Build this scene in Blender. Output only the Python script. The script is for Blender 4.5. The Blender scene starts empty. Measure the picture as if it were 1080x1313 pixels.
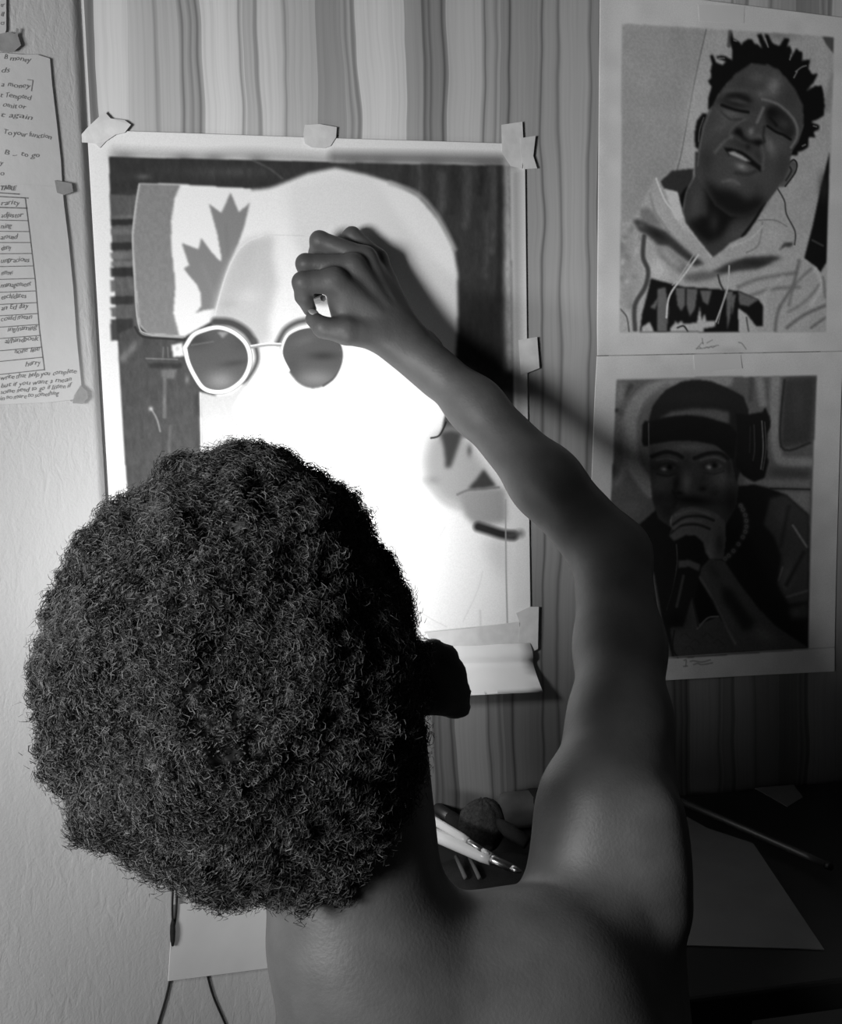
import bpy, bmesh, math, random
import numpy as np
from mathutils import Vector, Matrix

random.seed(7)
RNG = np.random.default_rng(7)
SC = bpy.context.scene
COL = SC.collection

# ------------------------------------------------------------------ camera
FPX, CX, CY = 1200.0, 540.0, 656.5            # focal length and centre for a 1080 x 1313 frame
CAM = np.array([0.0, -1.06, 1.24])
YAW, PITCH, ROLL = math.radians(9.5), math.radians(6.5), math.radians(-1.0)
FWD = np.array([math.sin(YAW) * math.cos(PITCH), math.cos(YAW) * math.cos(PITCH), -math.sin(PITCH)])
_r = np.array([math.cos(YAW), -math.sin(YAW), 0.0])
_u = np.cross(_r, FWD)
RGT = _r * math.cos(ROLL) + _u * math.sin(ROLL)
UPV = _u * math.cos(ROLL) - _r * math.sin(ROLL)
cd = bpy.data.cameras.new('camera')
cam = bpy.data.objects.new('camera', cd)
COL.objects.link(cam)
M = Matrix.Identity(4)
for i in range(3):
    M[i][0], M[i][1], M[i][2], M[i][3] = RGT[i], UPV[i], -FWD[i], CAM[i]
cam.matrix_world = M
cd.sensor_fit = 'HORIZONTAL'
cd.sensor_width = 36.0
cd.lens = 36.0 * FPX / 1080.0
cd.clip_start = 0.02
cd.dof.use_dof = False
SC.camera = cam

# ------------------------------------------------------------------ world, lights, exposure
w = bpy.data.worlds.new('world')
SC.world = w
w.use_nodes = True
w.node_tree.nodes['Background'].inputs[0].default_value = (1, 1, 1, 1)
w.node_tree.nodes['Background'].inputs[1].default_value = 0.02

def area(name, loc, target, sx, sy, power):
    l = bpy.data.lights.new(name, 'AREA')
    l.shape = 'RECTANGLE'
    l.size, l.size_y, l.energy = sx, sy, power
    o = bpy.data.objects.new(name, l)
    COL.objects.link(o)
    o.location = loc
    o.rotation_euler = (Vector(target) - Vector(loc)).to_track_quat('-Z', 'Y').to_euler()
    return o

lamp = area('work_lamp_light', (0.03, -0.315, 1.09), (0.05, 0.0, 1.07), 0.05, 0.06, 0.85)
lamp.data.spread = math.radians(125)          # shaded lamp
area('room_light', (-0.58, -1.00, 1.21), (0.20, 0.0, 1.25), 0.24, 0.24, 12.5)

SC.view_settings.view_transform = 'Standard'
SC.view_settings.look = 'None'
SC.view_settings.exposure = 0.0
SC.view_settings.gamma = 1.0
SC.view_settings.use_curve_mapping = False

# ------------------------------------------------------------------ helpers
def at(px, py, Y=0.0):
    """the point where the sight line through a photo pixel meets the plane at depth Y"""
    d = FWD * FPX + RGT * (px - CX) + UPV * (CY - py)
    return CAM + d * ((Y - CAM[1]) / d[1])

def on_plane(px, py, p0, n):
    d = FWD * FPX + RGT * (px - CX) + UPV * (CY - py)
    return CAM + d * (np.dot(np.array(p0) - CAM, n) / np.dot(d, n))

def on_z(px, py, z):
    return on_plane(px, py, (0, 0, z), np.array([0, 0, 1.0]))

def proj(P):
    d = P - CAM
    z = d @ FWD
    return CX + FPX * (d @ RGT) / z, CY - FPX * (d @ UPV) / z

def lin(v):
    v = np.asarray(v, float)
    return np.where(v <= 0.04045, v / 12.92, ((v + 0.055) / 1.055) ** 2.4)

def mesh_obj(name, verts, faces, mat, parent=None, smooth=False):
    me = bpy.data.meshes.new(name)
    me.from_pydata([tuple(map(float, v)) for v in verts], [], faces)
    me.update()
    if smooth:
        me.polygons.foreach_set('use_smooth', [True] * len(me.polygons))
    o = bpy.data.objects.new(name, me)
    if mat:
        me.materials.append(mat)
    COL.objects.link(o)
    if parent:
        o.parent = parent
    return o

def big_mesh(name, V, Q, mat, parent=None, smooth=True, tone=None):
    """quads (n,4) or triangles (n,3) from numpy arrays"""
    k = Q.shape[1]
    me = bpy.data.meshes.new(name)
    me.vertices.add(len(V)); me.vertices.foreach_set('co', np.ascontiguousarray(V, np.float32).ravel())
    me.loops.add(Q.size); me.loops.foreach_set('vertex_index', np.ascontiguousarray(Q, np.int32).ravel())
    me.polygons.add(len(Q))
    me.polygons.foreach_set('loop_start', np.arange(0, Q.size, k, dtype=np.int32))
    me.polygons.foreach_set('loop_total', np.full(len(Q), k, np.int32))
    me.polygons.foreach_set('use_smooth', np.full(len(Q), smooth, bool))
    me.update(calc_edges=True)
    if tone is not None:
        a = me.attributes.new('tone', 'FLOAT', 'POINT')
        a.data.foreach_set('value', np.ascontiguousarray(tone, np.float32).ravel())
    me.validate()
    me.materials.append(mat)
    o = bpy.data.objects.new(name, me)
    COL.objects.link(o)
    if parent:
        o.parent = parent
    return o

def empty(name, loc, label, cat, group=None):
    o = bpy.data.objects.new(name, None)
    o.empty_display_size = 0.05
    o.location = tuple(map(float, loc))
    COL.objects.link(o)
    return tag(o, label, cat, group)

def tag(o, label=None, cat=None, group=None, kind=None):
    if label: o['label'] = label
    if cat: o['category'] = cat
    if group: o['group'] = group
    if kind: o['kind'] = kind
    return o

def adopt(child, parent):
    """parent without moving the child"""
    child.parent = parent
    child.matrix_parent_inverse = Matrix.Translation(-Vector(parent.location))
    return child

def bm_obj(name, bm, mat, parent=None, smooth=False):
    me = bpy.data.meshes.new(name)
    bm.normal_update()
    bm.to_mesh(me); bm.free()
    if smooth:
        me.polygons.foreach_set('use_smooth', [True] * len(me.polygons))
    me.materials.append(mat)
    o = bpy.data.objects.new(name, me)
    COL.objects.link(o)
    if parent:
        adopt(o, parent)
    return o

def add_box(bm, lo, hi, bevel=0.0):
    r = bmesh.ops.create_cube(bm, size=1.0)
    lo, hi = Vector(lo), Vector(hi)
    for v in r['verts']:
        v.co = Vector([lo[i] + (v.co[i] + 0.5) * (hi[i] - lo[i]) for i in range(3)])
    if bevel:
        es = list({e for v in r['verts'] for e in v.link_edges})
        bmesh.ops.bevel(bm, geom=es, offset=bevel, segments=2, affect='EDGES', profile=0.5)

def add_tube(bm, pts, rad, seg=10, cap=True):
    """a tube along points; rad is one radius or a list"""
    pts = [Vector(tuple(map(float, p))) for p in pts]
    rads = rad if isinstance(rad, (list, tuple)) else [rad] * len(pts)
    rings = []
    ref = Vector((0.13, 0.31, 0.94)).normalized()
    for i, p in enumerate(pts):
        t = (pts[min(i + 1, len(pts) - 1)] - pts[max(i - 1, 0)])
        if t.length < 1e-9:
            t = pts[-1] - pts[0]
        t.normalize()
        a = t.cross(ref)
        if a.length < 0.1:
            a = t.cross(Vector((1, 0, 0)))
        a.normalize()
        b = t.cross(a)
        rings.append([bm.verts.new(p + (a * math.cos(2 * math.pi * k / seg) + b * math.sin(2 * math.pi * k / seg)) * rads[i]) for k in range(seg)])
    for r0, r1 in zip(rings, rings[1:]):
        for k in range(seg):
            bm.faces.new((r0[k], r0[(k + 1) % seg], r1[(k + 1) % seg], r1[k]))
    if cap:
        bm.faces.new(rings[0][::-1]); bm.faces.new(rings[-1])

def add_prism(bm, outline, off):
    """closed outline (3-D points) extruded by the vector off"""
    off = Vector(tuple(map(float, off)))
    a = [bm.verts.new(Vector(tuple(map(float, p)))) for p in outline]
    b = [bm.verts.new(v.co + off) for v in a]
    bm.faces.new(a); bm.faces.new(b[::-1])
    n = len(a)
    for i in range(n):
        bm.faces.new((a[i], b[i], b[(i + 1) % n], a[(i + 1) % n]))
    bmesh.ops.recalc_face_normals(bm, faces=bm.faces)

# ------------------------------------------------------------------ materials
def mat_new(name, base=0.5, rough=0.7, spec=0.3):
    m = bpy.data.materials.new(name)
    m.use_nodes = True
    b = m.node_tree.nodes['Principled BSDF']
    b.inputs['Base Color'].default_value = (base, base, base, 1)
    b.inputs['Roughness'].default_value = rough
    b.inputs['Specular IOR Level'].default_value = spec
    return m, m.node_tree, b

def node(nt, kind, **kw):
    n = nt.nodes.new(kind)
    for k, v in kw.items():
        if k in n.inputs: n.inputs[k].default_value = v
        else: setattr(n, k, v)
    return n

def ramp(nt, src, stops, interp='LINEAR'):
    r = nt.nodes.new('ShaderNodeValToRGB')
    r.color_ramp.interpolation = interp
    e = r.color_ramp.elements
    while len(e) < len(stops): e.new(0.5)
    for i, (p, v) in enumerate(stops):
        e[i].position = p
        e[i].color = (v, v, v, 1)
    nt.links.new(src, r.inputs[0])
    return r.outputs[0]

def mat_noise(name, lo, hi, scale, rough=0.7, spec=0.3, bump=0.0, bump_scale=None, bump_dist=0.001, stretch=(1, 1, 1)):
    """grey material with a little tonal variation and fine relief"""
    m, nt, b = mat_new(name, (lo + hi) / 2, rough, spec)
    tc = node(nt, 'ShaderNodeTexCoord')
    mp = node(nt, 'ShaderNodeMapping'); mp.inputs['Scale'].default_value = stretch
    nt.links.new(tc.outputs['Object'], mp.inputs[0])
    n = node(nt, 'ShaderNodeTexNoise', Scale=scale, Detail=5.0)
    nt.links.new(mp.outputs[0], n.inputs['Vector'])
    nt.links.new(ramp(nt, n.outputs[0], [(0.3, lo), (0.7, hi)]), b.inputs['Base Color'])
    if bump:
        n2 = node(nt, 'ShaderNodeTexNoise', Scale=bump_scale or scale * 4, Detail=6.0)
        nt.links.new(mp.outputs[0], n2.inputs['Vector'])
        bp = node(nt, 'ShaderNodeBump', Strength=bump, Distance=bump_dist)
        nt.links.new(n2.outputs[0], bp.inputs['Height'])
        nt.links.new(bp.outputs[0], b.inputs['Normal'])
    return m

M_PAPER = mat_noise('white_paper', 0.72, 0.80, 14, 0.85, 0.15, 0.12, 900, 0.0003)
M_NOTE = mat_noise('note_paper', 0.62, 0.68, 9, 0.9, 0.1, 0.25, 60, 0.002)
M_TAPE = mat_noise('masking_tape', 0.56, 0.70, 60, 0.55, 0.35, 0.3, 160, 0.001)
M_TAPEDARK = mat_noise('old_tape', 0.30, 0.40, 80, 0.6, 0.35, 0.3, 200, 0.001)
M_INK = mat_noise('ink', 0.16, 0.28, 300, 0.7, 0.2)
M_BLACK = mat_noise('black_plastic', 0.010, 0.018, 40, 0.4, 0.4)
M_CORD = mat_noise('black_cord', 0.012, 0.02, 200, 0.7, 0.2, 0.4, 900, 0.0005)
M_TABLE = mat_noise('dark_table_top', 0.010, 0.018, 12, 0.30, 0.35, 0.05, 90, 0.001)
M_ROD = mat_noise('dark_wood_rod', 0.025, 0.045, 30, 0.32, 0.5, stretch=(1, 1, 6))
M_BRUSHWHITE = mat_noise('white_handle', 0.55, 0.62, 30, 0.3, 0.5)
M_METAL = mat_noise('ferrule_metal', 0.35, 0.5, 60, 0.28, 0.7)
M_METAL.node_tree.nodes['Principled BSDF'].inputs['Metallic'].default_value = 1.0
M_SOFT = mat_noise('dark_bristle', 0.02, 0.05, 300, 0.9, 0.15, 0.7, 700, 0.002)
M_RUBBER = mat_noise('grey_rubber', 0.07, 0.11, 40, 0.8, 0.2, 0.2, 200, 0.001)
M_CASE = mat_noise('dark_cloth', 0.012, 0.02, 60, 0.9, 0.15, 0.5, 500, 0.001)
M_FLOOR = mat_noise('dark_floor', 0.008, 0.014, 6, 0.6, 0.3)
M_SHEETDARK = mat_noise('shade_toned_paper', 0.11, 0.13, 25, 0.8, 0.2, 0.1, 500, 0.0004)  # paper darkened: the body's shade on the table is put into its colour
M_SHORTS = mat_noise('dark_shorts', 0.02, 0.03, 80, 0.9, 0.1)

def mat_tone(name, rough=0.8, spec=0.15):
    """paper drawn on in graphite: the tone at each point of the sheet, plus paper grain"""
    m, nt, b = mat_new(name, 0.8, rough, spec)
    at_ = node(nt, 'ShaderNodeAttribute', attribute_name='tone')
    tc = node(nt, 'ShaderNodeTexCoord')
    n = node(nt, 'ShaderNodeTexNoise', Scale=700.0, Detail=3.0)
    nt.links.new(tc.outputs['Object'], n.inputs['Vector'])
    mx = node(nt, 'ShaderNodeMath', operation='MULTIPLY_ADD')
    mx.inputs[1].default_value = 0.26; mx.inputs[2].default_value = 0.87
    nt.links.new(n.outputs[0], mx.inputs[0])
    mul = node(nt, 'ShaderNodeMath', operation='MULTIPLY')
    nt.links.new(at_.outputs['Fac'], mul.inputs[0]); nt.links.new(mx.outputs[0], mul.inputs[1])
    nt.links.new(mul.outputs[0], b.inputs['Base Color'])
    return m
M_DRAWN = mat_tone('graphite_on_paper')

def mat_plaster():
    m, nt, b = mat_new('trowelled_plaster', 0.5, 0.75, 0.25)
    tc = node(nt, 'ShaderNodeTexCoord')
    n0 = node(nt, 'ShaderNodeTexNoise', Scale=3.0, Detail=3.0)
    nt.links.new(tc.outputs['Object'], n0.inputs['Vector'])
    nt.links.new(ramp(nt, n0.outputs[0], [(0.3, 0.56), (0.7, 0.63)]), b.inputs['Base Color'])
    mp = node(nt, 'ShaderNodeMapping'); mp.inputs['Scale'].default_value = (1.0, 1.0, 0.42)
    mp.inputs['Rotation'].default_value = (0.0, 0.35, 0.0)
    nt.links.new(tc.outputs['Object'], mp.inputs[0])
    n1 = node(nt, 'ShaderNodeTexNoise', Scale=95.0, Detail=5.0, Distortion=0.7)
    n2 = node(nt, 'ShaderNodeTexNoise', Scale=320.0, Detail=3.0)
    n3 = node(nt, 'ShaderNodeTexNoise', Scale=9.0, Detail=2.0)
    nt.links.new(mp.outputs[0], n1.inputs['Vector'])
    nt.links.new(tc.outputs['Object'], n2.inputs['Vector'])
    nt.links.new(tc.outputs['Object'], n3.inputs['Vector'])
    r1 = ramp(nt, n1.outputs[0], [(0.36, 0.0), (0.54, 0.45), (0.8, 0.7)])
    r3 = ramp(nt, n3.outputs[0], [(0.38, 0.25), (0.62, 1.0)])
    mu = node(nt, 'ShaderNodeMath', operation='MULTIPLY')
    nt.links.new(r1, mu.inputs[0]); nt.links.new(r3, mu.inputs[1])
    ad = node(nt, 'ShaderNodeMath', operation='MULTIPLY_ADD'); ad.inputs[1].default_value = 0.60
    nt.links.new(n2.outputs[0], ad.inputs[0]); nt.links.new(mu.outputs[0], ad.inputs[2])
    bp = node(nt, 'ShaderNodeBump', Strength=0.34, Distance=0.0018)
    nt.links.new(ad.outputs[0], bp.inputs['Height'])
    nt.links.new(bp.outputs[0], b.inputs['Normal'])
    return m
M_PLASTER = mat_plaster()

def mat_stripes():
    """wallpaper printed with irregular upright stripes, dark hairlines in clusters"""
    m, nt, b = mat_new('striped_wallpaper', 0.4, 0.6, 0.3)
    tc = node(nt, 'ShaderNodeTexCoord')
    mp = node(nt, 'ShaderNodeMapping'); mp.inputs['Scale'].default_value = (1.0, 0.0, 0.05)
    nt.links.new(tc.outputs['Object'], mp.inputs[0])
    wv = node(nt, 'ShaderNodeTexNoise', Scale=5.0, Detail=2.0)          # slow sideways wander of the stripes
    mpw = node(nt, 'ShaderNodeMapping'); mpw.inputs['Scale'].default_value = (2.5, 0.0, 1.2)
    nt.links.new(tc.outputs['Object'], mpw.inputs[0]); nt.links.new(mpw.outputs[0], wv.inputs['Vector'])
    sx = node(nt, 'ShaderNodeSeparateXYZ'); nt.links.new(tc.outputs['Object'], sx.inputs[0])
    wob = node(nt, 'ShaderNodeMath', operation='MULTIPLY_ADD'); wob.inputs[1].default_value = 0.020
    nt.links.new(wv.outputs[0], wob.inputs[0]); nt.links.new(sx.outputs[0], wob.inputs[2])
    cmb = node(nt, 'ShaderNodeCombineXYZ'); nt.links.new(wob.outputs[0], cmb.inputs[0])
    sz = node(nt, 'ShaderNodeMath', operation='MULTIPLY'); sz.inputs[1].default_value = 0.012
    nt.links.new(sx.outputs[2], sz.inputs[0]); nt.links.new(sz.outputs[0], cmb.inputs[2])
    def nz(scale, detail, off):
        a = node(nt, 'ShaderNodeVectorMath', operation='ADD'); a.inputs[1].default_value = off
        nt.links.new(cmb.outputs[0], a.inputs[0])
        n = node(nt, 'ShaderNodeTexNoise', Scale=scale, Detail=detail)
        nt.links.new(a.outputs[0], n.inputs['Vector'])
        return n.outputs[0]
    # one printed repeat is 0.561 m wide; u runs 0..1 across it
    u0 = node(nt, 'ShaderNodeMath', operation='MULTIPLY_ADD'); u0.inputs[1].default_value = 1 / 0.561; u0.inputs[2].default_value = (0.1716 - 0.010) / 0.561
    nt.links.new(wob.outputs[0], u0.inputs[0])
    u = node(nt, 'ShaderNodeMath', operation='FRACT'); nt.links.new(u0.outputs[0], u.inputs[0])
    T = lambda v: float(lin(v)) / 0.50
    bands = [(0.0, 0.36), (0.026, 0.585), (0.080, 0.53), (0.172, 0.50), (0.217, 0.60), (0.294, 0.52), (0.326, 0.575), (0.374, 0.53), (0.430, 0.45), (0.484, 0.50), (0.509, 0.60), (0.605, 0.49), (0.640, 0.43), (0.688, 0.545), (0.762, 0.51), (0.791, 0.45), (0.815, 0.47), (0.875, 0.50), (0.918, 0.52), (0.979, 0.46)]  # first dark band is no print: shadow line painted along the corner
    ramp_b = [(p, T(v)) for p, v in bands]
    band = ramp(nt, u.outputs[0], ramp_b, 'CONSTANT')
    soft = ramp(nt, u.outputs[0], [(0.0, 0.96), (0.05, 1.04), (0.14, 0.93), (0.19, 0.9), (0.25, 1.05), (0.29, 1.0), (0.35, 1.04), (0.42, 0.92), (0.50, 1.0), (0.55, 1.06), (0.63, 0.88), (0.72, 1.04), (0.80, 0.94), (0.85, 1.02), (0.90, 0.94), (0.95, 1.04), (1.0, 0.94)])
    def hair(ls):
        st = [(0.0, 1.0)]
        for p, v in ls:
            st += [(p - 0.0055, 1.0), (p, v * 0.72), (p + 0.0055, 1.0)]
        return ramp(nt, u.outputs[0], st)
    line = hair([(0.0215, 0.72), (0.134, 0.78), (0.183, 0.58), (0.1985, 0.7), (0.2105, 0.52), (0.290, 0.55), (0.3225, 0.58), (0.374, 0.7), (0.493, 0.72), (0.5055, 0.52)])
    step = hair([(0.645, 0.66), (0.657, 0.7), (0.6835, 0.55), (0.7615, 0.5), (0.784, 0.75), (0.8125, 0.52), (0.8825, 0.52), (0.9175, 0.68), (0.9795, 0.6), (0.105, 0.86)])
    fine = ramp(nt, nz(330, 2.0, (5.5, 0, 0)), [(0.25, 0.87), (0.55, 1.0), (0.8, 1.05)])
    out = band
    for f in (soft, step, line, fine):
        mu = node(nt, 'ShaderNodeMix', data_type='RGBA', blend_type='MULTIPLY')
        mu.inputs[0].default_value = 1.0
        nt.links.new(out, mu.inputs[6]); nt.links.new(f, mu.inputs[7])
        out = mu.outputs[2]
    nt.links.new(out, b.inputs['Base Color'])
    return m
M_WALLPAPER = mat_stripes()

def mat_skin():
    m, nt, b = mat_new('dark_skin', 0.13, 0.52, 0.35)
    tc = node(nt, 'ShaderNodeTexCoord')
    n = node(nt, 'ShaderNodeTexNoise', Scale=28.0, Detail=6.0)
    nt.links.new(tc.outputs['Object'], n.inputs['Vector'])
    nt.links.new(ramp(nt, n.outputs[0], [(0.3, 0.062), (0.7, 0.092)]), b.inputs['Base Color'])
    n2 = node(nt, 'ShaderNodeTexNoise', Scale=420.0, Detail=4.0)
    nt.links.new(tc.outputs['Object'], n2.inputs['Vector'])
    bp = node(nt, 'ShaderNodeBump', Strength=0.35, Distance=0.0007)
    nt.links.new(n2.outputs[0], bp.inputs['Height']); nt.links.new(bp.outputs[0], b.inputs['Normal'])
    return m
M_SKIN = mat_skin()
def mat_hair():
    m, nt, b = mat_new('black_curly_hair', 0.03, 0.6, 0.22)
    a = node(nt, 'ShaderNodeAttribute', attribute_name='tone')
    nt.links.new(a.outputs['Fac'], b.inputs['Base Color'])
    return m
M_HAIR = mat_hair()
M_NAIL = mat_noise('fingernail', 0.30, 0.36, 60, 0.4, 0.4)

# ------------------------------------------------------------------ the room
CORNER = -0.1695                     # x of the upright corner between plaster and wallpaper
LDIR = np.array([-math.cos(math.radians(38)), -math.sin(math.radians(38)), 0.0])
LNORM = np.array([math.sin(math.radians(38)), -math.cos(math.radians(38)), 0.0])
P0 = np.array([CORNER, 0.0, 0.0])
WALL_TOP = 2.5
TABLE_Z = 0.75

bm = bmesh.new()
add_box(bm, (CORNER - 0.02, 0.004, TABLE_Z - 0.015), (2.2, 0.10, WALL_TOP))
add_box(bm, (0.06, 0.004, 0.0), (2.2, 0.25, TABLE_Z - 0.015))
tag(bm_obj('wall_back', bm, M_PLASTER), kind='structure')

bm = bmesh.new()
a, b_ = P0, P0 + LDIR * 1.6
prof = [a + np.array([0.001, 0.006, 0])]
# rounded plaster arris at the corner
for k in range(7):
    t = k / 6.0
    prof.append(a + LDIR * (0.002 + 0.012 * t) + LNORM * (0.0045 * math.sin(t * math.pi / 2)))
prof += [b_ + LNORM * 0.0045, b_ - LNORM * 0.10, a + np.array([0.0, 0.10, 0])]
add_prism(bm, [(p[0], p[1], TABLE_Z - 0.015) for p in prof], (0, 0, WALL_TOP - TABLE_Z + 0.015))
# under the wallpaper the plaster runs on past the corner
c_ = a - LDIR * 0.32
add_prism(bm, [(p[0], p[1], 0.0) for p in (c_ + LNORM * 0.0045, b_ + LNORM * 0.0045, b_ - LNORM * 0.10, c_ - LNORM * 0.10)], (0, 0, TABLE_Z - 0.015))
wl = tag(bm_obj('wall_left', bm, M_PLASTER), kind='structure')
LP = P0 + LNORM * 0.0045                          # a point on the plaster face
def onl(px, py, lift=0.0):
    return on_plane(px, py, LP + LNORM * lift, LNORM)

bm = bmesh.new()
add_box(bm, (-1.6, -2.6, -0.05), (2.2, 0.10, 0.0))
tag(bm_obj('floor', bm, M_FLOOR), kind='structure')

bm = bmesh.new()
xs = np.linspace(CORNER + 0.004, 2.2, 260)
fr = [(x, 0.0004 * math.sin(x * 61) + 0.0002 * math.sin(x * 137 + 1) - 0.0005, TABLE_Z - 0.02) for x in xs]
vs = []
for (x, y, z) in fr:
    vs += [(x, y, TABLE_Z - 0.02), (x, y, WALL_TOP), (x, 0.004, TABLE_Z - 0.02), (x, 0.004, WALL_TOP)]
fs = []
for i in range(len(xs) - 1):
    k = i * 4; l = k + 4
    fs += [(k, l, l + 1, k + 1), (k + 2, k + 3, l + 3, l + 2), (k, k + 2, l + 2, l), (k + 1, l + 1, l + 3, k + 3)]
e = len(vs) - 4
fs += [(0, 1, 3, 2), (e, e + 2, e + 3, e + 1)]
wp = mesh_obj('trim_1', vs, fs, M_WALLPAPER, smooth=True)
tag(wp, kind='structure')

# ------------------------------------------------------------------ drawing on sheets
def blur2(a, s):
    """three box blurs, about a gaussian of sigma s (in cells)"""
    if s < 0.3: return a
    r = max(1, int(round(s)))
    for _ in range(2 if s < 2 else 3):
        for ax in (0, 1):
            p = np.concatenate([np.repeat(np.take(a, [0], ax), r + 1, ax), a, np.repeat(np.take(a, [-1], ax), r, ax)], ax)
            c = np.cumsum(p, ax)
            n_ = a.shape[ax]
            a = (np.take(c, range(2 * r + 1, 2 * r + 1 + n_), ax) - np.take(c, range(0, n_), ax)) / (2 * r + 1)
    return a

def spline(pts, closed=True, sub=5):
    P = np.array(pts, float)
    n_ = len(P)
    out = []
    for i in range(n_ if closed else n_ - 1):
        if closed:
            p0, p1, p2, p3 = P[(i - 1) % n_], P[i], P[(i + 1) % n_], P[(i + 2) % n_]
        else:
            p0, p1, p2, p3 = P[max(i - 1, 0)], P[i], P[i + 1], P[min(i + 2, n_ - 1)]
        for t in np.linspace(0, 1, sub, endpoint=False):
            out.append(0.5 * ((2 * p1) + (-p0 + p2) * t + (2 * p0 - 5 * p1 + 4 * p2 - p3) * t * t + (-p0 + 3 * p1 - 3 * p2 + p3) * t ** 3))
    if not closed: out.append(P[-1])
    return np.array(out)

def vnoise(shape, cell, seed, stretch=(1, 1)):
    """smooth random field -1..1 with features of about `cell` grid cells"""
    r = np.random.default_rng(seed)
    h, w_ = shape
    gh, gw = int(h / (cell * stretch[0])) + 3, int(w_ / (cell * stretch[1])) + 3
    g = r.uniform(-1, 1, (gh, gw))
    y = np.linspace(0, gh - 2.001, h); x = np.linspace(0, gw - 2.001, w_)
    yi, xi = y.astype(int), x.astype(int)
    fy, fx = (y - yi)[:, None], (x - xi)[None, :]
    fy, fx = fy * fy * (3 - 2 * fy), fx * fx * (3 - 2 * fx)
    A = g[yi][:, xi]; B = g[yi][:, xi + 1]; C = g[yi + 1][:, xi]; D_ = g[yi + 1][:, xi + 1]
    return (A * (1 - fx) + B * fx) * (1 - fy) + (C * (1 - fx) + D_ * fx) * fy

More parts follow.
